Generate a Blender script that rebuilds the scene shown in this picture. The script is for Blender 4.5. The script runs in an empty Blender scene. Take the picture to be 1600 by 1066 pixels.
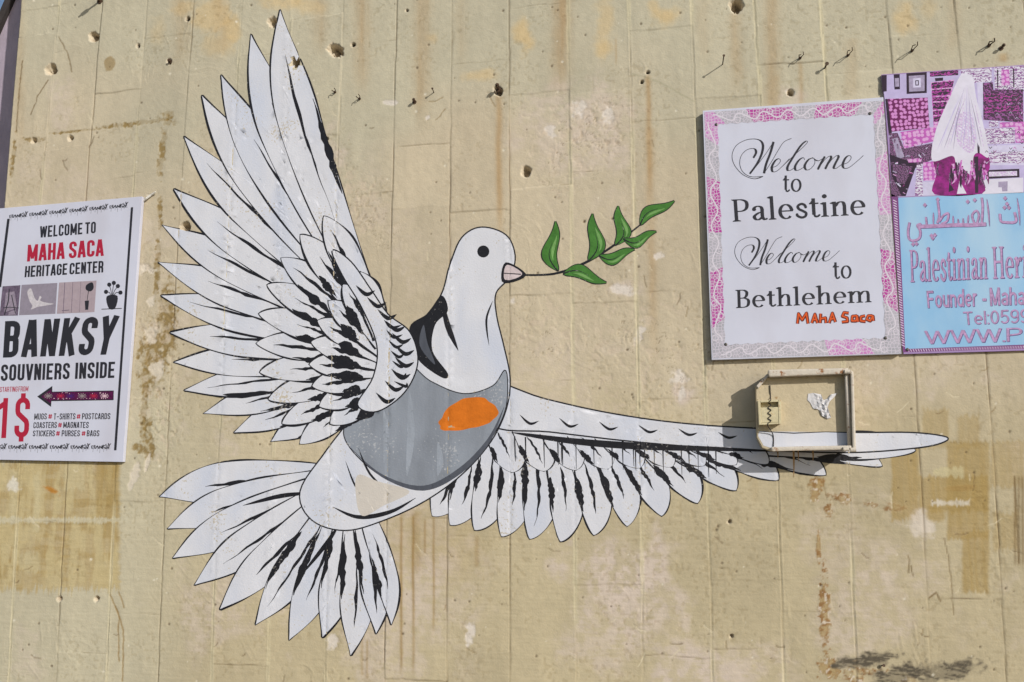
import bpy, bmesh, math, random
import numpy as np
from mathutils import Matrix, Vector
from mathutils.geometry import delaunay_2d_cdt

# ------------------------------------------------------------------ camera
W0, H0 = 1600.0, 1066.0                  # frame the traced outlines are measured in
F, PITCH, YAW, ROLL = 1376.0, -0.142147, -0.216062, -0.00201
DIST, EYE = 3.6, 1.6                     # camera in front of the wall (wall face is the plane y = 0)

def rot(p, y, r):
    cp, sp, cy, sy, cr, sr = np.cos(p), np.sin(p), np.cos(y), np.sin(y), np.cos(r), np.sin(r)
    Rz = np.array([[cr, -sr, 0], [sr, cr, 0], [0, 0, 1]])
    Rx = np.array([[1, 0, 0], [0, cp, -sp], [0, sp, cp]])
    Ry = np.array([[cy, 0, sy], [0, 1, 0], [-sy, 0, cy]])
    return Ry @ Rx @ Rz
RM = rot(PITCH, YAW, ROLL)
scene = bpy.context.scene
COL = scene.collection
cam = bpy.data.objects.new('camera', bpy.data.cameras.new('camera'))
COL.objects.link(cam)
def wv(v): return Vector((v[0], v[2], v[1]))
cr_, cu_, cf_ = wv(RM @ [1, 0, 0]), wv(RM @ [0, 1, 0]), wv(RM @ [0, 0, 1])
M = Matrix.Identity(4)
for i in range(3):
    M[i][0], M[i][1], M[i][2] = cr_[i], cu_[i], -cf_[i]
M[0][3], M[1][3], M[2][3] = 0, -DIST, EYE
cam.matrix_world = M
cam.data.sensor_width = 36
cam.data.lens = F * 36 / W0
cam.data.clip_start = 0.05
cam.data.clip_end = 2000
scene.camera = cam

# ------------------------------------------------------------------ light
SUN = Vector((1.0, -0.92, 0.61)).normalized()
elev = math.asin(SUN.z)
world = bpy.data.worlds.new('World'); scene.world = world; world.use_nodes = True
nt = world.node_tree
sky = nt.nodes.new('ShaderNodeTexSky'); sky.sky_type = 'NISHITA'; sky.sun_disc = False
sky.sun_elevation = elev; sky.sun_rotation = math.atan2(SUN.x, SUN.y)
bg = nt.nodes['Background']; bg.inputs[1].default_value = 0.10
nt.links.new(sky.outputs[0], bg.inputs[0])
sl = bpy.data.lights.new('sun', 'SUN'); sl.energy = 3.5; sl.angle = math.radians(0.5); sl.color = (1, .962, .905)
so = bpy.data.objects.new('sun', sl); COL.objects.link(so)
so.rotation_euler = SUN.to_track_quat('Z', 'Y').to_euler(); so.location = SUN * 30
scene.view_settings.view_transform = 'Standard'; scene.view_settings.look = 'None'
scene.view_settings.gamma = 1; scene.view_settings.exposure = 0.02
scene.render.engine = 'CYCLES'

# ------------------------------------------------------------------ mapping between traced outline and wall
def at(x, y, d=0.0):
    """world point on the plane d metres proud of the wall"""
    v = RM @ np.array([(x - 800) / F, (533 - y) / F, 1.0])
    s = (DIST - d) / v[2]
    return (v[0] * s, -d, EYE + v[1] * s)
def proj(X, Z, Y=0.0):
    dx, dy, dz = X, Z - EYE, DIST + Y
    c = RM.T
    a = c[0, 0] * dx + c[0, 1] * dy + c[0, 2] * dz
    b = c[1, 0] * dx + c[1, 1] * dy + c[1, 2] * dz
    e = c[2, 0] * dx + c[2, 1] * dy + c[2, 2] * dz
    return 800 + F * a / e, 533 - F * b / e
RI = rot(-.142403, -.2093346, -.0019457)
def slab_uv(x, y):
    """stone course index across the wall and height along it (slightly bowed wall)"""
    a, b = (x - 800) / 1376.1, (533 - y) / 1376.1
    s = 1 + .0357852 * ((x - 800) ** 2 + (y - 533) ** 2) / 960 ** 2
    a, b = a * s, b * s
    d0 = RI[0, 0] * a + RI[0, 1] * b + RI[0, 2]
    d1 = RI[1, 0] * a + RI[1, 1] * b + RI[1, 2]
    d2 = RI[2, 0] * a + RI[2, 1] * b + RI[2, 2]
    return (d0 / d2 + .9591824) / .0744122, d1 / d2

# ------------------------------------------------------------------ noise
def _hash(ix, iz, seed):
    h = (ix.astype(np.int64) * 374761393 + iz.astype(np.int64) * 668265263 + seed * 1442695041) & 0x7fffffff
    h = ((h ^ (h >> 13)) * 1274126177) & 0x7fffffff
    h = ((h ^ (h >> 16)) * 1103515245) & 0x7fffffff
    return ((h >> 8) & 0xffff) / 65535.0
def vnoise(X, Z, s, seed, sz=None):
    sz = sz or s
    x, z = X / s + 1000, Z / sz + 1000
    ix, iz = np.floor(x), np.floor(z)
    fx, fz = x - ix, z - iz
    fx, fz = fx * fx * (3 - 2 * fx), fz * fz * (3 - 2 * fz)
    a = _hash(ix, iz, seed); b = _hash(ix + 1, iz, seed); c = _hash(ix, iz + 1, seed); d = _hash(ix + 1, iz + 1, seed)
    return (a * (1 - fx) + b * fx) * (1 - fz) + (c * (1 - fx) + d * fx) * fz
def fbm(X, Z, s, seed, o=4, sz=None):
    t, a, n = 0, 1, 0
    sz = sz or s
    for k in range(o):
        t = t + a * vnoise(X, Z, s, seed + 17 * k, sz); n += a; a *= .55; s *= .5; sz *= .5
    return t / n                          # 0..1
def sstep(a, b, x):
    t = np.clip((x - a) / (b - a), 0, 1); return t * t * (3 - 2 * t)

# ------------------------------------------------------------------ materials
def lin(c):
    c = np.asarray(c, float) / 255
    return np.where(c <= .04045, c / 12.92, ((c + .055) / 1.055) ** 2.4)
K = 0.86
def alb(r, g, b): return tuple(np.clip(lin((r, g, b)) * K, 0.003, .85))
MATS = {}
def mat(name, rgb=None, rough=.7, spec=.25, wear=None, tone=None, noise=0.0, nscale=20, bump=0.0, bscale=120, attr=None, metal=0, stretch=None):
    if name in MATS: return MATS[name]
    m = bpy.data.materials.new(name); m.use_nodes = True; MATS[name] = m
    t = m.node_tree; N = t.nodes; L = t.links
    p = N['Principled BSDF']; p.inputs['Roughness'].default_value = rough
    p.inputs['Specular IOR Level'].default_value = spec; p.inputs['Metallic'].default_value = metal
    g = N.new('ShaderNodeNewGeometry')
    if attr:
        c = N.new('ShaderNodeAttribute'); c.attribute_name = attr; csock = c.outputs['Color']
    else:
        c = N.new('ShaderNodeRGB'); c.outputs[0].default_value = (*rgb, 1); csock = c.outputs[0]
    if noise:
        vec = g.outputs['Position']
        if stretch:
            mp = N.new('ShaderNodeVectorMath'); mp.operation = 'MULTIPLY'; mp.inputs[1].default_value = stretch
            L.new(vec, mp.inputs[0]); vec = mp.outputs[0]
        n = N.new('ShaderNodeTexNoise'); n.inputs['Scale'].default_value = nscale; n.inputs['Detail'].default_value = 6
        n.inputs['Roughness'].default_value = .65
        L.new(vec, n.inputs['Vector'])
        r = N.new('ShaderNodeMapRange'); r.inputs[1].default_value = .3; r.inputs[2].default_value = .7
        r.inputs[3].default_value = 1 - noise; r.inputs[4].default_value = 1 + noise * .6
        L.new(n.outputs[0], r.inputs[0])
        x = N.new('ShaderNodeVectorMath'); x.operation = 'SCALE'
        L.new(csock, x.inputs[0]); L.new(r.outputs[0], x.inputs['Scale']); csock = x.outputs[0]
    if tone:                                # cloudy second coat
        n = N.new('ShaderNodeTexNoise'); n.inputs['Scale'].default_value = 3.2; n.inputs['Detail'].default_value = 5
        mp = N.new('ShaderNodeVectorMath'); mp.operation = 'MULTIPLY'; mp.inputs[1].default_value = (1.6, 1, .7)
        L.new(g.outputs['Position'], mp.inputs[0]); L.new(mp.outputs[0], n.inputs['Vector'])
        r = N.new('ShaderNodeMapRange'); r.inputs[1].default_value = .46; r.inputs[2].default_value = .68; L.new(n.outputs[0], r.inputs[0])
        x = N.new('ShaderNodeMix'); x.data_type = 'RGBA'; L.new(r.outputs[0], x.inputs[0]); L.new(csock, x.inputs[6]); x.inputs[7].default_value = (*tone, 1); csock = x.outputs[2]
    if wear:                                # small chips and scuffs down to the coat below, in clusters
        c1 = N.new('ShaderNodeTexNoise'); c1.inputs['Scale'].default_value = 4.5; c1.inputs['Detail'].default_value = 3; L.new(g.outputs['Position'], c1.inputs['Vector'])
        c2 = N.new('ShaderNodeTexNoise'); c2.inputs['Scale'].default_value = 95; c2.inputs['Detail'].default_value = 4; L.new(g.outputs['Position'], c2.inputs['Vector'])
        ma = N.new('ShaderNodeMath'); ma.operation = 'MULTIPLY_ADD'; ma.inputs[1].default_value = .75; L.new(c1.outputs[0], ma.inputs[0]); L.new(c2.outputs[0], ma.inputs[2])
        r = N.new('ShaderNodeMapRange'); r.inputs[1].default_value = wear[1]; r.inputs[2].default_value = wear[1] + .05; r.inputs[4].default_value = .8; L.new(ma.outputs[0], r.inputs[0])
        x = N.new('ShaderNodeMix'); x.data_type = 'RGBA'; L.new(r.outputs[0], x.inputs[0]); L.new(csock, x.inputs[6]); x.inputs[7].default_value = (*wear[0], 1); csock = x.outputs[2]
    L.new(csock, p.inputs['Base Color'])
    if bump:
        n2 = N.new('ShaderNodeTexNoise'); n2.inputs['Scale'].default_value = bscale; n2.inputs['Detail'].default_value = 5
        L.new(g.outputs['Position'], n2.inputs['Vector'])
        b = N.new('ShaderNodeBump'); b.inputs['Strength'].default_value = bump; b.inputs['Distance'].default_value = .004
        L.new(n2.outputs[0], b.inputs['Height']); L.new(b.outputs[0], p.inputs['Normal'])
    return m

WALL = mat('wall_paint', attr='tint', rough=.85, spec=.12, noise=.075, nscale=26, bump=.28, bscale=140)
WHITE = mat('mural_white', alb(221, 222, 229), rough=.75, spec=.15, wear=(alb(196, 184, 160), 1.06), tone=alb(208, 213, 227), noise=.06, nscale=9, bump=.22, bscale=140, stretch=(1, 1, .35))
CREAM = mat('mural_cream', alb(212, 205, 196), rough=.75, spec=.15, noise=.07, nscale=9, bump=.22, bscale=140)
INK = mat('mural_black', (.012, .012, .016), rough=.55, spec=.3, wear=(alb(150, 146, 142), 1.06), noise=.25, nscale=25, bump=.15)
GREY = mat('mural_grey', alb(142, 148, 158), rough=.75, spec=.15, wear=(alb(186, 188, 192), 1.06), tone=alb(156, 163, 174), noise=.14, nscale=9, bump=.2, stretch=(2.2, 2.2, .5))
LGREY = mat('mural_pale_grey', alb(160, 167, 178), rough=.75, spec=.15, noise=.16, nscale=9, bump=.2, stretch=(2.2, 2.2, .5))
DGREY = mat('mural_dark_grey', alb(88, 92, 102), rough=.75, spec=.15, noise=.2, nscale=12, bump=.2, stretch=(2, 2, .5))
ORANGE = mat('mural_orange', alb(224, 122, 36), rough=.7, spec=.15, noise=.22, nscale=14, bump=.2)
GREEN = mat('mural_green', alb(76, 128, 58), rough=.7, spec=.15, noise=.28, nscale=22, bump=.2)
LGREEN = mat('mural_light_green', alb(122, 168, 98), rough=.7, spec=.15, noise=.2, nscale=22, bump=.2)
BEAK = mat('mural_pink', alb(214, 198, 200), rough=.7, noise=.06, bump=.2)

# ------------------------------------------------------------------ objects
def empty(name, label, cat, loc, group=None):
    o = bpy.data.objects.new(name, None); COL.objects.link(o); o.location = loc; o.empty_display_size = .05
    o['label'] = label; o['category'] = cat
    if group: o['group'] = group
    return o
def tag(o, label, cat=None, group=None, kind=None):
    if label: o['label'] = label
    if cat: o['category'] = cat
    if group: o['group'] = group
    if kind: o['kind'] = kind
    return o
def base_of(p):
    while p.parent: p = p.parent
    return Vector(p.location)
def mesh_obj(name, verts, faces, mats, parent=None, loc=None, midx=None, smooth=False, label=None):
    org = base_of(parent) if parent else Vector(loc or (0, 0, 0))
    me = bpy.data.meshes.new(name)
    me.from_pydata([(v[0] - org.x, v[1] - org.y, v[2] - org.z) for v in verts], [], faces)
    for m in (mats if isinstance(mats, (list, tuple)) else [mats]): me.materials.append(m)
    if midx is not None: me.polygons.foreach_set('material_index', midx)
    if smooth: me.polygons.foreach_set('use_smooth', [True] * len(me.polygons))
    me.update()
    o = bpy.data.objects.new(name, me); COL.objects.link(o)
    if parent: o.parent = parent
    else: o.location = org
    if label: o['label'] = label
    return o
class MB:
    def __init__(s): s.v, s.f = [], []
    def add(s, vs, fs):
        b = len(s.v); s.v += [tuple(v) for v in vs]; s.f += [tuple(i + b for i in f) for f in fs]
    def prism(s, quad_px, d0, d1):
        """slab whose front outline is a polygon (traced), between d0 and d1 proud of the wall, straight sides"""
        fr = [at(x, y, d1) for x, y in quad_px]; n = len(fr)
        bk = [(p[0], -d0, p[2]) for p in fr]
        fs = [tuple(range(n)), tuple(range(2 * n - 1, n - 1, -1))]
        fs = [tuple(reversed(fs[0])), tuple(reversed(fs[1]))] + [(i, (i + 1) % n, n + (i + 1) % n, n + i) for i in range(n)]
        s.add(fr + bk, fs)
    def tube(s, pts, r, n=10, cap=True):
        rs = r if isinstance(r, (list, tuple)) else [r] * len(pts)
        P = [Vector(p) for p in pts]; rings = []
        for i, p in enumerate(P):
            t = (P[min(i + 1, len(P) - 1)] - P[max(i - 1, 0)]).normalized()
            a = t.cross(Vector((0.31, .2, 1)).normalized()).normalized(); b = t.cross(a)
            rings.append([p + (a * math.cos(2 * math.pi * k / n) + b * math.sin(2 * math.pi * k / n)) * rs[i] for k in range(n)])
        vs = [v for r_ in rings for v in r_]; fs = []
        for i in range(len(P) - 1):
            for k in range(n):
                fs.append((i * n + k, i * n + (k + 1) % n, (i + 1) * n + (k + 1) % n, (i + 1) * n + k))
        if cap: fs += [tuple(range(n - 1, -1, -1)), tuple(range((len(P) - 1) * n, len(P) * n))]
        s.add(vs, fs)
    def build(s, name, m, parent=None, loc=None, label=None, smooth=False, bevel=0):
        o = mesh_obj(name, s.v, s.f, m, parent, loc, smooth=smooth, label=label)
        bm = bmesh.new(); bm.from_mesh(o.data); bmesh.ops.recalc_face_normals(bm, faces=bm.faces)
        if bevel: bmesh.ops.bevel(bm, geom=[e for e in bm.edges if e.calc_face_angle(0) > .6], offset=bevel, segments=2, affect='EDGES', profile=.6)
        bm.to_mesh(o.data); bm.free(); return o

# ------------------------------------------------------------------ flat shapes (units: traced outline)
def smooth_path(p, n=6, closed=False):
    p = [np.array(q, float) for q in p]; out = []
    N = len(p); rng = range(N if closed else N - 1)
    for i in rng:
        g = (lambda k: p[k % N]) if closed else (lambda k: p[min(max(k, 0), N - 1)])
        a, b, c, d = g(i - 1), g(i), g(i + 1), g(i + 2)
        for k in range(n):
            t = k / n
            out.append(.5 * ((2 * b) + (c - a) * t + (2 * a - 5 * b + 4 * c - d) * t * t + (-a + 3 * b - 3 * c + d) * t ** 3))
    if not closed: out.append(p[-1])
    return out
def circle(x, y, r, n=12, ry=None):
    return [(x + r * math.cos(2 * math.pi * k / n), y + (ry or r) * math.sin(2 * math.pi * k / n)) for k in range(n)]
def ribbon(p, w, joins=True):
    """quads (plus round joins) along a polyline; w = number, list or function(direction)"""
    p = [np.array(q, float) for q in p]; polys = []
    n = len(p)
    if callable(w):
        ws = []
        for i in range(n):
            d = p[min(i + 1, n - 1)] - p[max(i - 1, 0)]; L = np.hypot(*d) or 1
            ws.append(w(d / L))
    elif isinstance(w, (list, tuple, np.ndarray)): ws = list(w)
    else: ws = [w] * n
    for i in range(n - 1):
        d = p[i + 1] - p[i]; L = np.hypot(*d)
        if L < 1e-6: continue
        nn = np.array([-d[1], d[0]]) / L / 2
        polys.append([p[i] + nn * ws[i], p[i + 1] + nn * ws[i + 1], p[i + 1] - nn * ws[i + 1], p[i] - nn * ws[i]])
        if joins and i > 0 and ws[i] > .04: polys.append(circle(p[i][0], p[i][1], ws[i] * .5, 8))
    return [q for q in polys if abs(area(q)) > 1e-5]
def area(q):
    return .5 * sum(q[i][0] * q[(i + 1) % len(q)][1] - q[(i + 1) % len(q)][0] * q[i][1] for i in range(len(q)))
def taper(n, w, peak=.5):
    return [w * max(.08, math.sin(math.pi * ((i / (n - 1)) ** (math.log(.5) / math.log(peak)))) ) for i in range(n)]
def overlay(layers, pts=(), eps=1e-4):
    """layers: list of (key, polygons), later ones on top -> (verts2d, {key: tris})"""
    vs, fs, keys = [], [], []
    for li, (key, polys) in enumerate(layers):
        for q in polys:
            if area(q) < 0: q = q[::-1]
            b = len(vs); vs += [Vector((float(x), float(y))) for x, y in q]; fs.append(list(range(b, len(vs)))); keys.append((li, key))
    vs += [Vector((float(x), float(y))) for x, y in pts]
    ov, oe, of, _, _, ofo = delaunay_2d_cdt(vs, [], fs, 0, eps, True)
    out = {}
    for f, src in zip(of, ofo):
        if src:
            out.setdefault(max(keys[s] for s in src)[1], []).append(f)
    return ov, out
def sheet(name, layers, matmap, parent, d, pts=(), label=None, split=None):
    """flat printed/painted sheet d proud of the wall, one mesh; layers painted over one another"""
    ov, tris = overlay(layers, pts)
    used, verts, faces, mi, ml = {}, [], [], [], []
    for key, ts in tris.items():
        m = matmap[key] if isinstance(matmap, dict) else matmap
        if m not in ml: ml.append(m)
        for t in ts:
            f = []
            for i in t:
                if i not in used:
                    used[i] = len(verts); verts.append(at(ov[i].x, ov[i].y, d))
                f.append(used[i])
            faces.append(tuple(f)); mi.append(ml.index(m))
    o = mesh_obj(name, verts, faces, ml, parent, midx=mi, label=label)
    return o
def fill(name, polys, m, parent, d, label=None):
    return sheet(name, [(0, polys)], {0: m}, parent, d, label=label)

# ================================================================== setting
GX, GZ = 60, 0
gm = mat('ground_dust', (.22, .19, .15), rough=.95, noise=.3, nscale=3, bump=.5, bscale=30)
g = mesh_obj('ground', [(-400, -400, 0), (400, -400, 0), (400, 400, 0), (-400, 400, 0)], [(0, 1, 2, 3)], gm)
tag(g, 'dusty bare ground stretching out below the wall', kind='structure')

# ================================================================== the wall
random.seed(5)
XL = at(24, 120)[0]
xs = np.concatenate([np.arange(XL, 1.42, .0042), np.arange(1.45, 2.7, .03)])
zs = np.concatenate([np.arange(0.0, .56, .04), np.arange(.57, 4.12, .0042), np.arange(4.16, 4.9, .04)])
X, Z = np.meshgrid(xs, zs)
PX, PY = proj(X, Z)
CI, CV = slab_uv(PX, PY)
wob = (fbm(X, Z, .12, 3, 3) - .5) * .03
ci = np.floor(CI + wob).astype(int)
# horizontal joints per course, where they can be seen, topped up where a stone would be too long
HJ = [(60, 55), (65, 13), (120, 78), (110, 4), (185, 143), (250, 57), (348, 110), (420, 84), (485, 27), (490, 214), (570, 302),
      (660, 226), (750, 97), (840, 8), (840, 145), (845, 292), (855, 460), (930, 118), (930, 143), (1030, 45), (1035, 187), (1050, 455),
      (1440, 55), (50, 972), (100, 814), (40, 814), (220, 958), (297, 944), (577, 1018), (625, 1062), (1060, 1026), (1160, 846),
      (1390, 880), (1150, 660), (250, 655), (560, 690), (1230, 100), (1130, 560), (1130, 905), (1500, 935)]
cols = {}
for x, y in HJ:
    a, v = slab_uv(x, y); cols.setdefault(int(math.floor(a)), []).append(v)
rr = random.Random(11)
for c in range(-2, 32):
    L_ = sorted(cols.get(c, []))
    v = -1.0 + rr.random() * .2
    full = []
    stops = L_ + [2.0]
    for s in stops:
        while s - v > .23:
            step = .12 + rr.random() * .09
            if s - v - step < .07: break
            v += step; full.append(v)
        if s < 1.9: full.append(s); v = s
    cols[c] = sorted(full)
H = np.zeros_like(X)
rows = np.zeros_like(ci)
dv = np.full(X.shape, 9.0)                              # distance to nearest horizontal joint (m)
for c, L_ in cols.items():
    k = ci == c
    if not k.any(): continue
    arr = np.array(L_); v = CV[k] + (fbm(X[k], Z[k], .1, 8, 2) - .5) * .004
    idx = np.searchsorted(arr, v); rows[k] = idx
    lo = np.abs(v - arr[np.clip(idx - 1, 0, len(arr) - 1)]); hi = np.abs(v - arr[np.clip(idx, 0, len(arr) - 1)])
    dv[k] = np.minimum(lo, hi) * DIST
fr = CI + wob - np.floor(CI + wob)
SW = .0744122 * DIST                                    # width of a stone
du = np.minimum(fr, 1 - fr) * SW
jn = np.round(CI + wob).astype(int)                     # which vertical joint is nearest
def rnd(a, b, seed): return _hash(np.asarray(a), np.asarray(b), seed)
# stones stand a hair proud or shy of each other and are not quite parallel
tilt = (rnd(ci, rows, 21) - .5) * .010
H += (rnd(ci, rows, 22) - .5) * .0022 + tilt * (fr - .5) * SW
H += (rnd(ci, rows, 23) - .5) * .003 * np.clip(CV * 3, -1, 1)
jd = .25 + .75 * rnd(jn, jn * 0, 31)                    # depth / darkness of each vertical joint
jd *= .35 + .65 * sstep(.36, .60, fbm(X * 0 + jn * 3.1, Z, .35, 32, 3))
jw = .0026 + .0022 * rnd(jn, jn * 0, 33)
vj = np.clip(1 - du / jw, 0, 1) * jd
hd = .42 * sstep(.45, .66, fbm(X, Z, .18, 35, 3)) * (.4 + .6 * rnd(ci, rows, 36))
hj = np.clip(1 - dv / .0034, 0, 1) * hd
H -= .0045 * np.maximum(vj, hj)
# light filler lips beside some joints
lightj = (rnd(jn, jn * 0, 41) > .62)
H += np.where(lightj, .0014 * np.exp(-((du - .004) / .003) ** 2) * sstep(.3, .6, fbm(X, Z, .3, 42, 2)), 0)
# rendered skin: low undulation, roller and trowel marks
H += (fbm(X, Z, .09, 57, 3, .006) - .5) * .0016 * sstep(560, 760, PY) + (fbm(X, Z, .012, 58, 3) - .5) * .0011
H += (fbm(X, Z, .25, 51, 3) - .5) * .004 + (fbm(X, Z, .03, 52, 3) - .5) * .0012
tw_ = (fbm(X, Z, .3, 56, 2) - .5) * .5
tro = fbm(X + Z * .6 + tw_, Z - X * .6, .010, 53, 3, .11)
trow_zone = sstep(.55, .72, fbm(X, Z, .35, 54, 3))
H += trow_zone * np.maximum(tro - .62, 0) * .007
HBASE = H.copy()
# flaked, pitted skin (mid wall), scars
flake = sstep(.52, .60, fbm(X, Z, .05, 61, 4))
zone = np.zeros_like(X)
def ell(cx, cy, rx, ry, ang=0, amp=.5, s=.06, seed=1, soft=.35):
    ca, sa = math.cos(ang), math.sin(ang)
    dx, dy = PX - cx, PY - cy
    bb = (abs(dx) < (rx + ry) * 2.2) & (abs(dy) < (rx + ry) * 2.2)
    m = np.zeros_like(PX)
    r = np.hypot((dx[bb] * ca + dy[bb] * sa) / rx, (-dx[bb] * sa + dy[bb] * ca) / ry)
    n = (fbm(X[bb], Z[bb], s, seed, 4) - .5) * 2 * amp
    m[bb] = sstep(1 + soft, 1 - soft, r + n)
    return m
def box(x0, y0, x1, y1, amp=8, s=.05, seed=1, soft=4, sz=None):
    g_ = amp * 2 + soft + 6
    bb = (PX > x0 - g_) & (PX < x1 + g_) & (PY > y0 - g_) & (PY < y1 + g_)
    m = np.zeros_like(PX)
    if not bb.any(): return m
    x, y, wx, wz = PX[bb], PY[bb], X[bb], Z[bb]
    n = (fbm(wx, wz, s, seed, 4, sz) - .5) * 2 * amp
    ny_ = (fbm(wx, wz, .006, seed + 7, 3, .5) - .5) * 3.2 * amp          # bristle marks at the ends of the strokes
    d = np.minimum(np.minimum(x - x0, x1 - x) + n * .5, np.minimum(y - y0, y1 - y) + n * .6 + ny_)
    m[bb] = sstep(-soft, soft, d) * (.78 + .44 * (fbm(wx, wz, .010, seed + 9, 3, .3) - .3))
    return np.clip(m, 0, 1)
for a in [(900, 210, 90, 75), (990, 560, 70, 130), (1300, 640, 60, 70), (560, 330, 60, 60), (250, 560, 30, 150), (860, 520, 60, 60), (1140, 520, 60, 70)]:
    zone = np.maximum(zone, ell(*a, amp=.7, s=.12, seed=int(a[0]), soft=.6))
crack = np.abs(fbm(X, Z, .045, 63, 4) - .5)
pit = sstep(.70, .78, vnoise(X, Z, .011, 65)) * sstep(.45, .65, fbm(X, Z, .2, 66, 3))
H -= zone * (.0016 * sstep(.012, .0, crack) + .0012 * flake) + .0016 * pit * (.35 + .65 * zone)

# ---- colour of the paint and its stains
T = np.zeros(X.shape + (3,))
top, midc, bot = np.array(alb(196, 188, 166)), np.array(alb(203, 189, 165)), np.array(alb(194, 180, 150))
w1 = sstep(90, 300, PY + (fbm(X, Z, .5, 71, 3) - .5) * 260)[..., None]
w2 = sstep(520, 800, PY + (fbm(X, Z, .5, 72, 3) - .5) * 300)[..., None]
T[:] = (top * (1 - w1) + midc * w1) * (1 - w2) + bot * w2
wl = (sstep(420, 180, PX + (fbm(X, Z, .5, 70, 3) - .5) * 200) * sstep(500, 700, PY))[..., None]
T[:] = T * (1 - wl) + np.array(alb(197, 188, 164)) * wl
T *= (1 + (rnd(ci, rows, 73) - .5) * .07)[..., None]
T *= (1 + (fbm(X, Z, .6, 74, 5) - .5) * .22)[..., None]
T *= (1 + (fbm(X, Z, .05, 75, 4, .30) - .5) * .16)[..., None]
def paint(m, c, k=1.0):
    j = np.flatnonzero((m > 0).any(1)); i = np.flatnonzero((m > 0).any(0))
    if not len(j): return
    w_ = (slice(j[0], j[-1] + 1), slice(i[0], i[-1] + 1))
    m = np.clip(m[w_] * k, 0, 1)[..., None]; c = np.array(c)
    T[w_] = T[w_] * (1 - m) + c * m
def stain(m, mul, k=1.0):
    m = np.clip(m * k, 0, 1)[..., None]; T[:] = T * (1 - m + m * np.array(mul))
# broad pale / pink chalking
MOT = sstep(.36, .60, fbm(X, Z, .030, 78, 5) * .75 + fbm(X, Z, .05, 79, 3, .006) * .25)
chalk = sstep(.54, .70, fbm(X, Z, .16, 76, 5)) * sstep(.42, .62, fbm(X, Z, .8, 77, 3))
paint(chalk * sstep(180, 330, PY) * (.3 + .9 * MOT), alb(213, 198, 182), .5)
for cx, cy, rx, ry, k in [(960, 900, 68, 52, .75), (1010, 950, 40, 70, .65), (930, 1010, 60, 45, .5), (1090, 1050, 55, 45, .75), (1165, 1040, 50, 40, .5),
                          (890, 205, 70, 55, .5), (955, 190, 40, 50, .5), (500, 225, 30, 34, .55), (95, 165, 24, 30, .45), (590, 335, 40, 20, .3),
                          (620, 930, 60, 110, .42), (570, 905, 50, 60, .4), (340, 950, 60, 60, .45), (1065, 605, 14, 20, .8), (1330, 870, 60, 60, .3), (1240, 150, 18, 16, .6),
                          (1400, 930, 60, 40, .4), (860, 600, 60, 80, .3), (690, 880, 60, 90, .3), (1340, 990, 70, 40, .35), (100, 300, 60, 30, .25), (975, 450, 24, 10, .6)]:
    paint(ell(cx, cy, rx * 1.08, ry * 1.08, 0, 1.1, .10, int(cx + cy), .45) * (.25 + .95 * MOT), alb(213, 197, 184), k)
# warm blotches under the top edge
for cx, cy, rx, ry, k in [(330, 22, 26, 28, .6), (362, 45, 12, 22, .65), (480, 10, 22, 10, .5), (440, 4, 30, 10, .6), (820, 58, 13, 22, .75), (945, 35, 13, 40, .5), (938, 75, 14, 12, .6),
                          (1035, 25, 22, 12, .75), (1415, 30, 16, 22, .6), (1020, 8, 8, 10, .5), (752, 118, 26, 8, .55), (340, 70, 20, 14, .4), (290, 12, 18, 12, .5), (245, 50, 12, 18, .3), (1450, 12, 14, 20, .35), (676, 60, 10, 8, .4)]:
    paint(ell(cx, cy, rx, ry, 0, .8, .05, int(cx), .6), alb(222, 190, 134), k * .78)
# rain and rust streaks
def streak(x, y0, y1, w, k, c=(172, 132, 78), fade=.6, seed=5, lean=0):
    bb = (abs(PX - x) < w * 4 + 14) & (PY > y0 - 6) & (PY < y1 + 6)
    px, py, wx, wz = PX[bb], PY[bb], X[bb], Z[bb]
    cx = x + (py - y0) * lean + (fbm(wx * 0, wz, .12, seed, 3) - .5) * w * .8
    q = np.exp(-((px - cx) / w) ** 2) * sstep(y0 - 4, y0 + 4, py) * (1 - sstep(y0 + (y1 - y0) * fade, y1, py))
    m = np.zeros_like(PX); m[bb] = q * (.55 + .9 * (fbm(wx, wz, .02, seed + 3, 3, .3) - .2))
    paint(m, alb(*c), k)
for a in [(565, -20, 170, 13, .40), (660, -20, 230, 13, .42), (877, -20, 170, 14, .55), (1205, -20, 260, 12, .40), (1150, 20, 160, 10, .3), (283, -10, 120, 14, .25), (345, -10, 110, 12, .25),
          (500, -20, 100, 12, .25), (720, -20, 130, 10, .16), (1330, 60, 180, 10, .25), (1100, -20, 120, 12, .16), (30, -20, 280, 8, .25), (1490, -20, 100, 12, .2)]:
    streak(*a, seed=int(a[0]))
for a in [(778, 150, 400, 5, .62), (1012, 118, 330, 4.2, .62), (1015, 200, 620, 7, .36), (1250, 98, 190, 4, .4), (962, 60, 108, 1.6, .5), (1565, 84, 100, 8, .6), (1213, 118, 180, 5, .3)]:
    streak(*a, c=(176, 136, 80), seed=int(a[0]), lean=.018)
for a in [(627, 806, 1064, 2.2, .85), (646, 806, 1066, 2.2, .85), (664, 812, 870, 2, .6), (678, 808, 1000, 2, .7), (566, 985, 1060, 2.4, .5), (574, 1000, 1066, 2, .5), (746, 838, 890, 4, .45), (650, 800, 900, 8, .35), (1180, 705, 790, 5, .3)]:
    streak(*a, c=(160, 130, 78), seed=int(a[0]), fade=.85)
stain(ell(660, 850, 90, 50, 0, .8, .1, 90, .7), (.9, .86, .78), .7)
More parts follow.
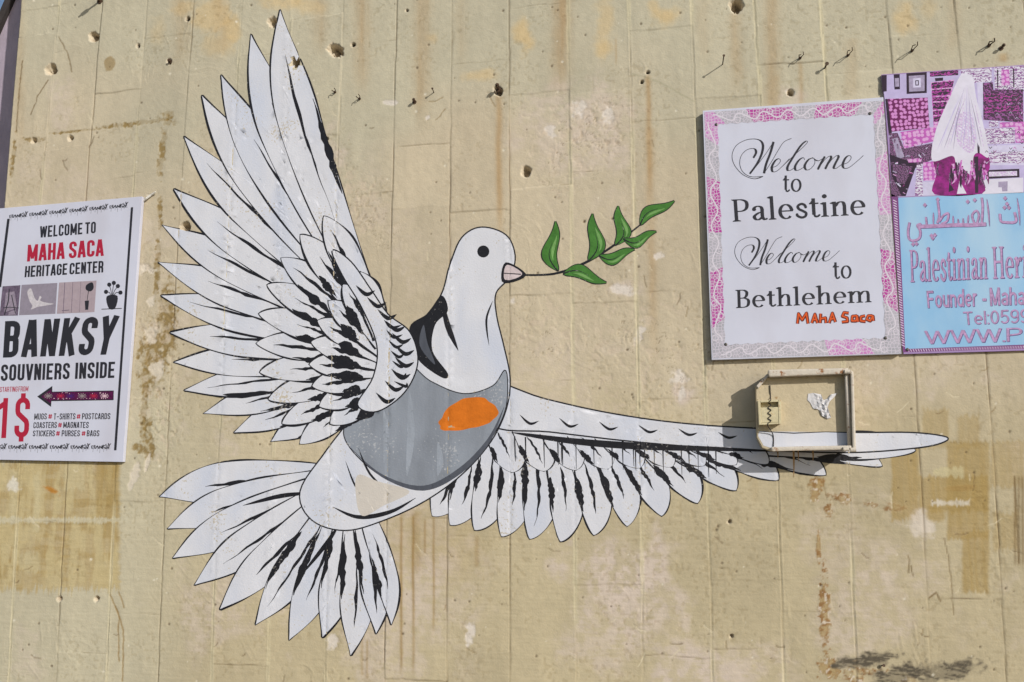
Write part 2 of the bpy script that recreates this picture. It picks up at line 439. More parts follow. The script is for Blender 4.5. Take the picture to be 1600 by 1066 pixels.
# ochre touch-up patches
OC, OC2 = alb(184, 158, 104), alb(172, 146, 92)
m = box(-30, 722, 186, 922, 9, .05, 91, 5, .012)
paint(m, OC, .72)
paint(m * sstep(.42, .62, fbm(X, Z, .12, 92, 4, .03)), OC2, .6)
paint(m * sstep(.50, .66, fbm(X, Z, .04, 93, 4, .16)), alb(204, 188, 146), .8)
paint(box(150, 722, 186, 815, 3, .04, 94, 3), OC2, .6)
for q in [(14, 735, 28, 812, 195), (52, 740, 62, 830, 96), (30, 865, 62, 892, 97), (100, 720, 132, 765, 98)]:
    paint(box(*q[:4], 5, .03, q[4], 3), alb(206, 193, 156), .75)
paint(box(-20, 809, 200, 817, 3, .03, 99, 1.5), alb(208, 200, 176), .85)
stain(box(-20, 817, 195, 820, 2, .02, 89, 1), (.8, .78, .75), .6)
paint(ell(80, 766, 12, 4, .5, .8, .02, 88, .4), alb(190, 130, 50), .9)
paint(ell(22, 758, 9, 9, 0, .9, .02, 87, .4), alb(228, 222, 212), .8)
for q in [(1393, 690, 1436, 812, 101), (1480, 690, 1545, 842, 102), (1504, 830, 1545, 926, 103), (1436, 744, 1545, 800, 104), (1548, 690, 1600, 760, 105), (1552, 800, 1590, 860, 106), (1442, 640, 1482, 700, 114), (1496, 650, 1530, 700, 115)]:
    paint(box(*q[:4], 5, .03, q[4], 3), OC2, .8 if q[4] < 105 else .5)
paint(ell(1462, 800, 16, 14, 0, .6, .03, 107, .4), OC2, .7)
paint(ell(1500, 763, 26, 4, -.06, .5, .03, 108, .4), alb(170, 140, 88), .8)
paint(box(1455, 782, 1515, 790, 3, .02, 109, 2), alb(226, 218, 206), .75)
paint(box(1458, 732, 1505, 744, 4, .03, 110, 2), alb(206, 194, 154), .8)
paint(ell(1440, 822, 18, 16, .8, 1, .03, 111, .5), alb(226, 214, 204), .7)
for cx in (1586, 1592, 1598): streak(cx, 745, 890, 2.2, .7, (120, 96, 60), .9, int(cx))
# glue, rust and soot marks lower right
GL = alb(140, 96, 50)
for cx, cy, rx, ry, a in [(1274, 765, 8, 18, .15), (1283, 753, 8, 5, 0), (1312, 777, 14, 5, .1), (1320, 780, 9, 6, 0), (1294, 798, 5, 7, 0), (1358, 788, 10, 3, .2), (1395, 792, 14, 5, 0),
                          (1279, 860, 3, 22, 0), (1288, 960, 6.5, 50, -.03), (1293, 1045, 16, 14, 0), (1335, 1052, 12, 14, 0), (1360, 1048, 18, 4, 0), (1420, 1062, 12, 5, 0)]:
    mm = ell(cx, cy, rx * 1.1, ry * 1.1, a, 1.0, .013, int(cx + cy), .22)
    rim = mm * (1 - ell(cx, cy, rx * .95, ry * .95, a, 1.0, .013, int(cx + cy), .35))
    paint(mm, alb(176, 148, 100), .30 + .4 * (cx < 1300)); paint(rim, GL, .75); paint(mm * sstep(.5, .62, fbm(X, Z, .02, int(cy), 4)), GL, .7)
    paint(mm * sstep(.62, .70, fbm(X, Z, .012, int(cy) + 3, 3)), alb(224, 212, 196), .8)
    H += mm * .0012 * fbm(X, Z, .01, int(cx), 3)
for cx, cy, rx, ry, a in [(1350, 1032, 44, 10, -.15), (1388, 1025, 18, 6, 0), (1410, 1053, 46, 13, -.22), (1482, 1050, 52, 13, -.2), (1305, 1040, 6, 6, 0)]:
    paint(ell(cx, cy, rx, ry, a, .8, .02, int(cx), .35) * (.62 + .6 * sstep(.40, .60, fbm(X * .97 - Z * .2, Z + X * .17, .06, int(cx), 4, .006))), alb(98, 90, 78), .85)
# old tape and scraped plaster left of the bird
for cx, cy, rx, ry, a in [(253, 243, 5, 34, .08), (263, 186, 11, 10, 0), (212, 193, 48, 3, -.12), (52, 218, 18, 3.5, -.08), (120, 205, 40, 2, -.1), (20, 250, 3, 32, .1), (245, 420, 4, 40, .05), (238, 560, 20, 46, .1), (262, 500, 14, 60, .05),
                          (225, 640, 5, 60, .05), (232, 690, 8, 30, 0), (215, 700, 9, 8, 0), (250, 330, 4, 20, 0)]:
    mm = ell(cx, cy, rx, ry, a, 1.1, .018, int(cx * 3 + cy), .3) * (.45 + .8 * sstep(.35, .6, fbm(X, Z, .02, int(cx * 2 + cy), 4)))
    paint(mm, alb(146, 122, 74), .72); H -= mm * .0012
for cx, cy, rx, ry in [(238, 520, 9, 16), (243, 578, 12, 14), (236, 470, 5, 8), (228, 420, 12, 5), (232, 305, 4, 2), (210, 745, 6, 20), (222, 420, 4, 10), (232, 720, 3, 14)]:
    mm = ell(cx, cy, rx, ry, .3, .9, .025, int(cx * 5 + cy), .25)
    paint(mm, alb(222, 210, 194), .85); H -= mm * .002
paint(ell(172, 100, 8, 11, .2, .35, .03, 120, .15), alb(158, 134, 92), .75)
# peeled white spots
for cx, cy, rx, ry in [(1060, 590, 12, 10), (1066, 612, 5, 10), (970, 452, 20, 7), (905, 170, 10, 12), (950, 180, 8, 14), (860, 205, 8, 10), (1030, 400, 7, 5), (668, 184, 4, 4), (610, 160, 10, 4), (520, 1005, 8, 10), (735, 990, 8, 14), (800, 470, 5, 5), (1235, 145, 7, 5), (1000, 520, 6, 14)]:
    mm = ell(cx, cy, rx, ry, .2, 1.0, .02, int(cx * 7 + cy), .3)
    paint(mm, alb(228, 218, 210), .8); H -= mm * .0012
stain(sstep(.013, .0, crack) * zone * sstep(.42, .6, fbm(X, Z, .09, 67, 3)), (.52, .47, .42), .85)
paint(flake * zone * sstep(.45, .62, fbm(X, Z, .022, 68, 4)), alb(212, 194, 174), .5)
stain(pit, (.82, .79, .74), .6)
# dark line in each open joint, pale filler in others, rain-brown along a few
stain(np.clip(vj * 1.9, 0, 1) * np.where(lightj, .35, 1), (.34, .30, .26), .9)
stain(np.clip(hj * 2.2, 0, 1), (.42, .37, .32), .9)
paint(np.where(lightj, np.exp(-((du - .0045) / .004) ** 2), 0) * sstep(.35, .6, fbm(X, Z, .4, 131, 3)), alb(214, 204, 172), .7)
# hairlines scratched into the paint
rs = random.Random(8)
def scratch(pts, w=1.0, c=(120, 98, 64), k=.8, dep=.0008):
    m = np.zeros_like(PX)
    x0 = min(p[0] for p in pts) - 12; x1 = max(p[0] for p in pts) + 12; y0 = min(p[1] for p in pts) - 12; y1 = max(p[1] for p in pts) + 12
    bb = (PX > x0) & (PX < x1) & (PY > y0) & (PY < y1)
    if not bb.any(): return
    qx = PX[bb] + (fbm(X[bb], Z[bb], .03, 140, 3) - .5) * 3.5; qy = PY[bb] + (fbm(X[bb], Z[bb], .03, 141, 3) - .5) * 3.5
    best = np.full(qx.shape, 99.0)
    for (ax, ay), (bx, by) in zip(pts[:-1], pts[1:]):
        L2 = (bx - ax) ** 2 + (by - ay) ** 2
        t = np.clip(((qx - ax) * (bx - ax) + (qy - ay) * (by - ay)) / L2, 0, 1)
        best = np.minimum(best, np.hypot(qx - ax - t * (bx - ax), qy - ay - t * (by - ay)))
    m[bb] = sstep(w + .9, w * .3, best)
    paint(m, alb(*c), k); H[:] -= m * dep
scratch([(75, 125), (60, 150), (48, 180)], .45); scratch([(92, 58), (104, 80), (112, 112)], .5); scratch([(35, 95), (30, 150), (26, 205)], .6)
scratch([(1475, 842), (1482, 870), (1490, 960)], .8, k=.6); scratch([(1585, 745), (1592, 880)], 1, k=.6)
scratch([(172, 930), (185, 960), (186, 1035)], .9, (150, 120, 70)); scratch([(180, 948), (193, 985), (192, 1064)], .9, (150, 120, 70)); scratch([(186, 925), (194, 950)], .8, (150, 120, 70))
scratch([(988, 115), (1030, 128), (1085, 158)], .9, (165, 160, 135), .6, 0)
scratch([(1452, 935), (1462, 926), (1470, 940)], 1.3); scratch([(1418, 868), (1420, 880), (1419, 896)], .9); scratch([(1423, 884), (1426, 900)], .9)
for _ in range(150):
    x, y = rs.uniform(20, 1600), rs.uniform(150, 1060); a = rs.uniform(-.9, .9) + 1.57 * (rs.random() < .5); L_ = rs.uniform(5, 26)
    scratch([(x, y), (x + L_ * math.cos(a) * .5, y + L_ * math.sin(a) * .5 + 2), (x + L_ * math.cos(a), y + L_ * math.sin(a))], rs.uniform(.3, .8), rs.choice([(140, 116, 78), (226, 214, 186), (112, 92, 66)]), .6, .001)
for _ in range(420):
    x, y, r_ = rs.uniform(15, 1600), rs.uniform(0, 1066), rs.uniform(.7, 1.8) ** 1.4
    bb = (abs(PX - x) < 6) & (abs(PY - y) < 6)
    m = np.zeros_like(PX); m[bb] = sstep(r_ + .8, r_ * .4, np.hypot(PX[bb] - x, PY[bb] - y))
    if rs.random() < .7: paint(m, alb(96, 80, 60), .75); H -= m * .003
    else: paint(m, alb(232, 224, 206), .8); H -= m * .001
# shot and drill craters
CR = [(80, 108, 10), (147, 57, 9.5), (264, 96, 6), (425, 34, 9.5), (462, 98, 10), (523, 80, 12), (822, 266, 9), (1152, 8, 14), (290, 355, 9), (293, 29, 5), (52, 220, 5), (110, 216, 6), (551, 70, 4),
      (1012, 113, 3.2), (1003, 128, 3.8), (778, 142, 8), (636, 17, 3), (216, 72, 4), (383, 240, 4), (510, 217, 3), (506, 335, 4), (1140, 815, 4), (1143, 994, 3), (150, 936, 5), (93, 936, 4), (1235, 145, 6)]
for x, y, r_ in CR:
    r_ = r_ * .95
    bb = (abs(PX - x) < r_ * 2.5) & (abs(PY - y) < r_ * 2.5)
    n = (fbm(X[bb], Z[bb], .03, int(x), 4) - .5) * 1.1
    q = np.hypot((PX[bb] - x) / r_, (PY[bb] - y) / r_) + n
    m = np.zeros_like(PX); m[bb] = sstep(1.15, .85, q)
    paint(m, alb(218, 204, 182), .9)
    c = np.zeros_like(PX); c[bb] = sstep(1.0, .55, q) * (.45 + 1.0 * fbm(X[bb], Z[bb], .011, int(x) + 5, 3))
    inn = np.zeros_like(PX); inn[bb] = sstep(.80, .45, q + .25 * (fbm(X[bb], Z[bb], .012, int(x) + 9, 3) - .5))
    paint(inn, alb(150, 132, 110), .75)  # exposed grey-brown stone, with the shade inside the hollow painted in
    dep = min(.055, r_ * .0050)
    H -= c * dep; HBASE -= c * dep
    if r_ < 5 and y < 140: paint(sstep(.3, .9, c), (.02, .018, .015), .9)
T = np.clip(T * np.array((1.01, 1.015, .99)), .004, .85)

ny, nx = X.shape
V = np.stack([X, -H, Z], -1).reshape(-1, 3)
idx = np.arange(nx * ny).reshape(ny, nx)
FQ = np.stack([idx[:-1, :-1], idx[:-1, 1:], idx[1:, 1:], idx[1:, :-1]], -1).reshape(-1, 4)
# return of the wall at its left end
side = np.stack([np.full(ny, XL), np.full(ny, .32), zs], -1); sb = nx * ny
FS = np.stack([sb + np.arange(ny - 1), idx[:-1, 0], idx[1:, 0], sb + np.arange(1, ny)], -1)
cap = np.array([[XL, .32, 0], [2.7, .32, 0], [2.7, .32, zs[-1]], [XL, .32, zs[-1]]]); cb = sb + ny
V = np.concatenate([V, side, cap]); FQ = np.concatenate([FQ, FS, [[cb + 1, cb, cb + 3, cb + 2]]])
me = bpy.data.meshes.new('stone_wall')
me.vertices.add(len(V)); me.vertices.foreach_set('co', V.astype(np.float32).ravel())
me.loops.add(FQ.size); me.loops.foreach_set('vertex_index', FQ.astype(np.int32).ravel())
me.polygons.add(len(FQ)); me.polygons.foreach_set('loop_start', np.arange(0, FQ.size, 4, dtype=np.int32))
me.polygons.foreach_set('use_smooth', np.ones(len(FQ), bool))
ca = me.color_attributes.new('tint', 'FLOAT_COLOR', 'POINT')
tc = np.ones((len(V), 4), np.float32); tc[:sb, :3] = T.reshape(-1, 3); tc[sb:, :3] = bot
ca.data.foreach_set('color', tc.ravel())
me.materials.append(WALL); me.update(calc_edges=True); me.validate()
wall = bpy.data.objects.new('stone_wall', me); COL.objects.link(wall)
tag(wall, 'cream painted stone-clad wall with stains, scars and a large painted white bird', 'wall')

# height of the skin just under a sheet of paint (upper envelope, joints bridged)
HB = H.copy()
for ax in (0, 1):
    a = HB.copy()
    for k in (-3, -2, -1, 1, 2, 3): a = np.maximum(a, np.roll(HB, k, ax))
    HB = a
HREAL = np.where(HBASE < -.008, HBASE, HB)
def skin(x, z):
    i = min(max(np.searchsorted(xs, x) , 1), nx - 1); j = min(max(np.searchsorted(zs, z), 1), ny - 1)
    return HB[j, i]

# ------------------------------------------------------------------ the painted bird: plain white bird, own drawing
layers = []          # ((part, material), polygons) painted one over another
def feather(part, root, tip, w, bend=0.0, m='W', ink=1.0, shaft=True, tipsharp=.5, seed=0):
    r0, t0 = np.array(root, float), np.array(tip, float)
    d = t0 - r0; L_ = np.hypot(*d); n = np.array([-d[1], d[0]]) / L_
    rg = random.Random(seed); ph, ph2 = rg.random() * 6, rg.random() * 6
    ctr = lambda t: r0 + d * t + n * bend * L_ * 4 * t * (1 - t) * (.4 + .6 * t)
    pw = lambda t: w * (.55 + .45 * math.sin(min(t / .62, 1) * math.pi / 2)) * (1 if t < .62 else max(0, 1 - ((t - .62) / .38) ** 2.0) ** tipsharp)
    ts = 1 - (1 - np.linspace(0, 1, 34)) ** 2
    cl = [ctr(t) for t in ts]; prof = [pw(t) for t in ts]; N_ = len(ts)
    def outline(ex):
        Lf, Rt = [], []
        for i, c in enumerate(cl):
            tg = cl[min(i + 1, N_ - 1)] - cl[max(i - 1, 0)]; tg = tg / np.hypot(*tg); nn = np.array([-tg[1], tg[0]])
            e1 = ex * (1.0 + .45 * math.sin(ts[i] * 17 + ph) + .5 * max(0, math.sin(ts[i] * 7 + ph2)))
            e2 = ex * (1.0 + .45 * math.sin(ts[i] * 14 + ph2) + .8 * max(0, math.sin(ts[i] * 6 + ph)))
            Lf.append(c + nn * (prof[i] / 2 + e1)); Rt.append(c - nn * (prof[i] / 2 + e2))
        tg = cl[-1] - cl[-2]; tg = tg / np.hypot(*tg)
        return [tuple(p) for p in Lf[:-1]] + [tuple(cl[-1] + tg * ex)] + [tuple(p) for p in Rt[:-1][::-1]]
    layers.append(((part, 'K'), [outline(1.5 * ink)]))
    layers.append(((part, m), [outline(0)]))
    if shaft:
        for sd, t0_, t1_, wd in ((.04, .18 + .15 * rg.random(), .68 + .2 * rg.random(), 4.4), (.46, .22 + .2 * rg.random(), .60 + .2 * rg.random(), 8.5)):
            tt = np.linspace(t0_, t1_, 18)
            line = [ctr(t) + n * (pw(t) * sd * (1 if bend <= 0 else -1) + .7 * math.sin(t * 40 + ph)) for t in tt]
            layers.append(((part, 'K'), ribbon(line, [q * (.65 + .7 * rg.random()) for q in taper(len(line), wd * ink, .3 + .4 * rg.random())])))
def blob(part, pts, m='W', ink=2.2, n=6):
    p = smooth_path(pts, n, True)
    if ink: layers.append(((part, 'K'), ribbon(list(p) + [p[0]], ink * 2)))
    layers.append(((part, m), [[tuple(q) for q in p]]))
def stroke(part, pts, w, m='K', peak=.5, n=6):
    p = smooth_path(pts, n); layers.append(((part, m), ribbon(p, taper(len(p), w, peak))))
rb = random.Random(3)
# tail
for k, (t, w) in enumerate([((250, 776), 62), ((262, 826), 56), ((270, 872), 58), ((304, 914), 54), ((344, 952), 54), ((400, 976), 54), ((452, 1000), 56), ((504, 996), 52), ((548, 1024), 54), ((588, 990), 46), ((612, 976), 34)]):
    feather('tail', (516 + 5 * k, 744 + 4 * k), t, w, bend=.05 - .012 * k, seed=k, tipsharp=1.15, ink=1.1)
stroke('tail', [(380, 790), (440, 775), (490, 770)], 7); stroke('tail', [(470, 900), (510, 850), (530, 820)], 7)
# spread wing: flight feathers hang from the leading edge
tips = [(676, 806), (704, 820), (742, 828), (784, 838), (828, 842), (876, 846), (928, 836), (980, 822), (1034, 806), (1090, 786), (1150, 766), (1216, 750), (1290, 742), (1378, 728), (1430, 704)]
for k, t in enumerate(tips):
    u = k / (len(tips) - 1)
    root = (716 + 460 * u ** 1.1, 668 + 30 * u)
    feather('wing', root, t, 56 - 14 * u, bend=-.13 + .03 * u if k < len(tips) - 1 else -.03, seed=20 + k, tipsharp=.75, ink=1.2)
for k in range(9):
    u = k / 8
    feather('wing', (770 + 330 * u, 662 + 26 * u), (800 + 400 * u, 738 - 14 * u), 50 - 18 * u, bend=-.12, seed=40 + k, tipsharp=.6, ink=.9)
blob('wing', [(762, 598), (850, 624), (960, 648), (1080, 664), (1230, 673), (1330, 677), (1420, 677), (1470, 682), (1478, 688), (1440, 698), (1340, 706), (1230, 704), (1100, 698), (980, 688), (860, 674), (770, 664)], 'W', 2.4)
for k in range(8):
    x = 812 + 62 * k
    stroke('wing', [(x, 648 + 5.5 * k), (x + 16, 662 + 4.4 * k), (x + 30, 658 + 4.6 * k)], 4.2)
stroke('wing', [(800, 676), (900, 690), (1010, 698), (1130, 702), (1240, 706)], 11, peak=.4)
for k in range(22):
    x = 800 + rb.uniform(0, 330); y = 690 + (x - 800) * .05
    layers.append((('wing', 'K'), ribbon([(x, y - 8), (x + .6, y + rb.uniform(4, 26)), (x + 1.2, y + rb.uniform(28, 40))], [2.4, 1.5, .7])))
for x, l, w in ((1240, 40, 3.4), (1247, 16, 2.2), (1270, 14, 3), (1215, 10, 2.4)):
    layers.append((('wing', 'R'), ribbon([(x, 704), (x + .5, 704 + l * .6), (x + .3, 706 + l)], [w, w * .7, .6])))
# body, neck and head in one outline
blob('body', [(752, 356), (722, 372), (704, 414), (690, 462), (656, 508), (612, 566), (560, 640), (510, 706), (470, 768), (488, 812), (540, 828), (600, 812), (664, 782), (722, 740), (766, 690), (790, 640), (796, 592), (786, 540), (775, 494), (774, 458), (796, 432), (804, 400), (790, 368)], 'W', 2.2)
blob('breast', [(628, 566), (672, 596), (724, 616), (770, 604), (790, 580), (790, 636), (766, 686), (720, 736), (662, 764), (598, 744), (548, 700), (540, 664), (580, 620)], 'G', 1.6)
rgo = random.Random(6)                  # loose orange patch on the throat
op = [(732 + 46 * math.cos(a) * (1 + rgo.uniform(-.05, .05)), 646 + 24 * math.sin(a) * (1 + rgo.uniform(-.06, .06)) - 9 * math.cos(a) + 8 * math.cos(a) ** 2) for a in np.linspace(0, 2 * math.pi, 26)[:-1]]
layers.append((('breast', 'O'), [[tuple(p) for p in smooth_path(op, 4, True)]]))
layers.append((('breast', 'D'), ribbon(smooth_path([(548, 700), (598, 744), (662, 763), (720, 735), (764, 688), (788, 636)], 6), taper(31, 9, .55))))
stroke('body', [(520, 792), (560, 808), (610, 800), (650, 778)], 7); stroke('body', [(690, 466), (700, 510), (716, 548)], 9)
stroke('body', [(560, 700), (578, 740), (610, 772)], 3.5); stroke('body', [(540, 720), (556, 760), (580, 784)], 3)
stroke('body', [(770, 470), (760, 500), (764, 540)], 3.4)
# black collar on the nape
layers.append((('collar', 'K'), [[tuple(p) for p in smooth_path([(690, 462), (668, 490), (640, 512), (652, 560), (690, 590), (700, 584), (676, 548), (680, 508), (700, 486)], 6, True)]]))
layers.append((('collar', 'D'), [[tuple(p) for p in smooth_path([(662, 508), (656, 540), (680, 570), (668, 536)], 6, True)]]))
blob('body', [(560, 742), (590, 752), (640, 768), (600, 790), (566, 806), (556, 770)], 'C', 0)
stroke('breast', [(600, 640), (604, 680), (600, 724)], 9, 'G2'); stroke('breast', [(640, 610), (642, 680), (636, 744)], 12, 'G2'); stroke('breast', [(684, 690), (688, 720), (684, 744)], 10, 'G2')
# head details
layers.append((('eye', 'K'), [circle(755, 393, 9.5, 20)]))
layers.append((('beak', 'K'), [[tuple(p) for p in smooth_path([(790, 410), (822, 428), (806, 440), (784, 440)], 5, True)]]))
layers.append((('beak', 'B'), [[tuple(p) for p in smooth_path([(792, 414), (816, 427), (804, 436), (788, 436)], 5, True)]]))
layers.append((('beak', 'K'), ribbon([(786, 427), (800, 428), (814, 429)], 1.6)))
# raised wing: three tiers
ptips = [(438, 16), (392, 54), (346, 118), (316, 150), (288, 214), (272, 296), (254, 352), (248, 410), (252, 462), (266, 520), (272, 566), (288, 610), (318, 646), (366, 676), (424, 690), (470, 688)]
NP = len(ptips) - 1
for k in range(NP, -1, -1):
    u = k / NP
    feather('raised_wing', (560 + 8 * math.sin(u * 3) + 20 * u, 440 + 180 * u), ptips[k], 66 - 26 * u, bend=-.06 + .09 * u, seed=60 + k, tipsharp=1.15, ink=1.15)
for k in range(9, -1, -1):
    u = k / 9; a = math.radians(-112 - 116 * u); R_ = 196 - 30 * u
    feather('raised_wing', (582 + 14 * u, 500 + 110 * u), (580 + R_ * math.cos(a), 520 + 50 * u + R_ * math.sin(a)), 46 - 8 * u, bend=.03, seed=80 + k, tipsharp=.8, ink=1.35)
for k in range(8, -1, -1):
    u = k / 8; a = math.radians(-104 - 118 * u); R_ = 118 - 16 * u
    feather('raised_wing', (596 + 10 * u, 530 + 80 * u), (592 + R_ * math.cos(a), 540 + 54 * u + R_ * math.sin(a)), 36, bend=.03, seed=100 + k, tipsharp=.8, ink=1.7)
blob('raised_wing', [(520, 392), (548, 410), (578, 452), (606, 492), (640, 520), (652, 566), (632, 612), (590, 642), (560, 632), (584, 590), (590, 540), (566, 480), (536, 430)], 'W', 2.2)
for k in range(10):
    u = k / 9; x, y = 560 + 62 * math.sin(u * 2.6), 452 + 168 * u
    stroke('raised_wing', [(x - 4, y - 6), (x + 12, y + 8), (x + 26, y + 2)], 6.5)
for k in range(7):
    u = k / 6; stroke('raised_wing', [(600 + 26 * u - 10 * u * u, 500 + 96 * u), (612 + 22 * u, 512 + 92 * u), (628 + 8 * u, 508 + 90 * u)], 5)
# twig
stem = smooth_path([(816, 430), (866, 428), (912, 412), (956, 386), (1000, 352)], 6)
layers.append((('twig', 'K'), ribbon(stem, [2.2 + 1.8 * math.sin(math.pi * i / (len(stem) - 1)) for i in range(len(stem))])))
def leaf(r, t, w, bend):
    r, t = np.array(r, float), np.array(t, float); d = t - r; L_ = np.hypot(*d); n = np.array([-d[1], d[0]]) / L_
    ts = np.linspace(0, 1, 15)
    cl = [r + d * s + n * L_ * bend * (math.sin(s * math.pi) + .55 * math.sin(s * 2 * math.pi)) for s in ts]; w = w * .86
    hw = [w / 2 * math.sin(math.pi * s ** .72) + .3 for s in ts]
    o = lambda e: [tuple(c + n * (h + e)) for c, h in zip(cl, hw)] + [tuple(c - n * (h + e)) for c, h in zip(cl, hw)][::-1]
    layers.append((('leaf', 'K'), [o(1.4)])); layers.append((('leaf', 'V'), [o(0)]))
    layers.append((('leaf', 'L'), ribbon([c + n * h * .45 for c, h in zip(cl[3:11], hw[3:11])], taper(8, w * .22))))
    layers.append((('leaf', 'K'), ribbon(cl[:9], [2.4 - 2 * i / 8 for i in range(9)])))
LEAVES = [((872, 424), (868, 346), 26, -.12), ((880, 428), (948, 442), 23, -.10), ((920, 408), (926, 334), 27, .12), ((936, 400), (992, 390), 20, .12), ((962, 384), (966, 322), 25, .14), ((974, 374), (1026, 362), 18, .14), ((1000, 352), (1054, 314), 20, -.10)]
names = []
for k, a in enumerate(LEAVES):
    b = len(layers); leaf(*a)
    layers[b:] = [((('leaf', k), key[1]), p) for key, p in layers[b:]]

# conforming points: a coarse grid plus three lines at every joint of the stones
pts = []
for ix in range(240, 1480, 7):
    for iy in range(10, 1030, 7):
        x_, y_ = ix + (iy % 2) * 3.3, iy + (ix % 3)
        c_ = slab_uv(x_, y_)[0]
        if abs(c_ - round(c_)) * SW > .009: pts.append((x_, y_))
def inv_slab(c):
    line = []
    for y in range(10, 1030, 5):
        x0, x1 = -200, 1800
        for _ in range(26):
            xm = (x0 + x1) / 2
            if slab_uv(xm, y)[0] < c: x0 = xm
            else: x1 = xm
        line.append((x0, y))
    return line
jl = []
for c in range(2, 18):
    for x, y in inv_slab(c):
        for e in (-2.2, 0, 2.2): pts.append((x + e, y))
ov, tris = overlay(layers, pts)
zz = []
for v in ov:
    p = at(v.x, v.y); h = skin(p[0], p[2]) + .0006
    c, _ = slab_uv(v.x, v.y); e = abs(c - round(c)) * SW
    if e < .0015: h -= .0026 * (.35 + .65 * float(rnd(np.array(round(c)), np.array(0), 31)))
    zz.append(h)
MM = {'R': mat('rust_run', alb(184, 150, 108), rough=.8, noise=.3, nscale=60), 'C': CREAM, 'G2': LGREY, 'W': WHITE, 'K': INK, 'G': GREY, 'D': DGREY, 'O': ORANGE, 'B': BEAK, 'V': GREEN, 'L': LGREEN}
parts = {}
cren = [(x, y, r_) for x, y, r_ in CR if r_ >= 8 and 240 < x < 500]
cab_hole = [(1183, 580), (1336, 580), (1338, 706), (1183, 706)]
for (part, mk), ts in tris.items():
    for t in ts:
        cx = sum(ov[i].x for i in t) / 3; cy = sum(ov[i].y for i in t) / 3
        if any(math.hypot(cx - x, cy - y) < r_ * (.8 + .35 * math.sin(5 * math.atan2(cy - y, cx - x))) for x, y, r_ in cren): continue   # chipped away with the plaster
        parts.setdefault(part, []).append((mk, t))
mural = bpy.data.objects.new('bird_mural', None)
def piece(name, tl, parent, label=None):
    used, verts, faces, mi, ml = {}, [], [], [], []
    for mk, t in tl:
        if MM[mk] not in ml: ml.append(MM[mk])
        f = []
        for i in t:
            if i not in used:
                used[i] = len(verts); p = at(ov[i].x, ov[i].y); verts.append((p[0], -zz[i], p[2]))
            f.append(used[i])
        faces.append(tuple(f[::-1])); mi.append(ml.index(MM[mk]))
    o = mesh_obj(name, verts, faces, ml, parent, midx=mi, smooth=True, label=label)
    bm = bmesh.new(); bm.from_mesh(o.data)
    for f in bm.faces:
        if f.normal.y > 0: f.normal_flip()
    bm.to_mesh(o.data); bm.free(); return o
body = piece('bird_mural', parts.pop('body'), wall, 'large white bird painted in flight, its body and head in one sweep')
for key, nm, lb in [('raised_wing', 'wing', 'raised white wing fanned out towards the upper left'), ('wing', 'wing', 'outstretched white wing running right under the metal cabinet'), ('tail', 'tail', None), ('breast', 'breast', 'grey breast with an orange blush'),
                    ('collar', 'collar', None), ('eye', 'eye', None), ('beak', 'beak', None), ('twig', 'twig', None)]:
    if key in parts: piece(nm, parts[key], body, lb)
for k in range(len(LEAVES)): 
    if ('leaf', k) in parts: piece('leaf', parts[('leaf', k)], body)

# ================================================================== neighbour wall behind the left end
nb = empty('grey_wall', 'shaded purple grey concrete wall with a dark coping, behind the cream wall', 'wall', (at(0, 200)[0] - .3, .7, 0))
gw = mat('grey_concrete', alb(184, 170, 184), rough=.9, noise=.22, nscale=7, bump=.6, bscale=60, stretch=(1, 1, .5))
b = MB(); b.prism([(60, 1400), (60, -80), (50, -80), (11, 6), (-60, 170), (-150, 380), (-150, 1400)], -.75, -.55); b.build('slab', gw, nb)
b = MB(); b.prism([(53, -80), (44, -80), (6, 2), (-65, 166), (-59, 172), (14, 6)], -.8, -.52); b.build('coping', mat('coping_dark', (.05, .042, .04), rough=.9, noise=.3, bump=.4), nb)

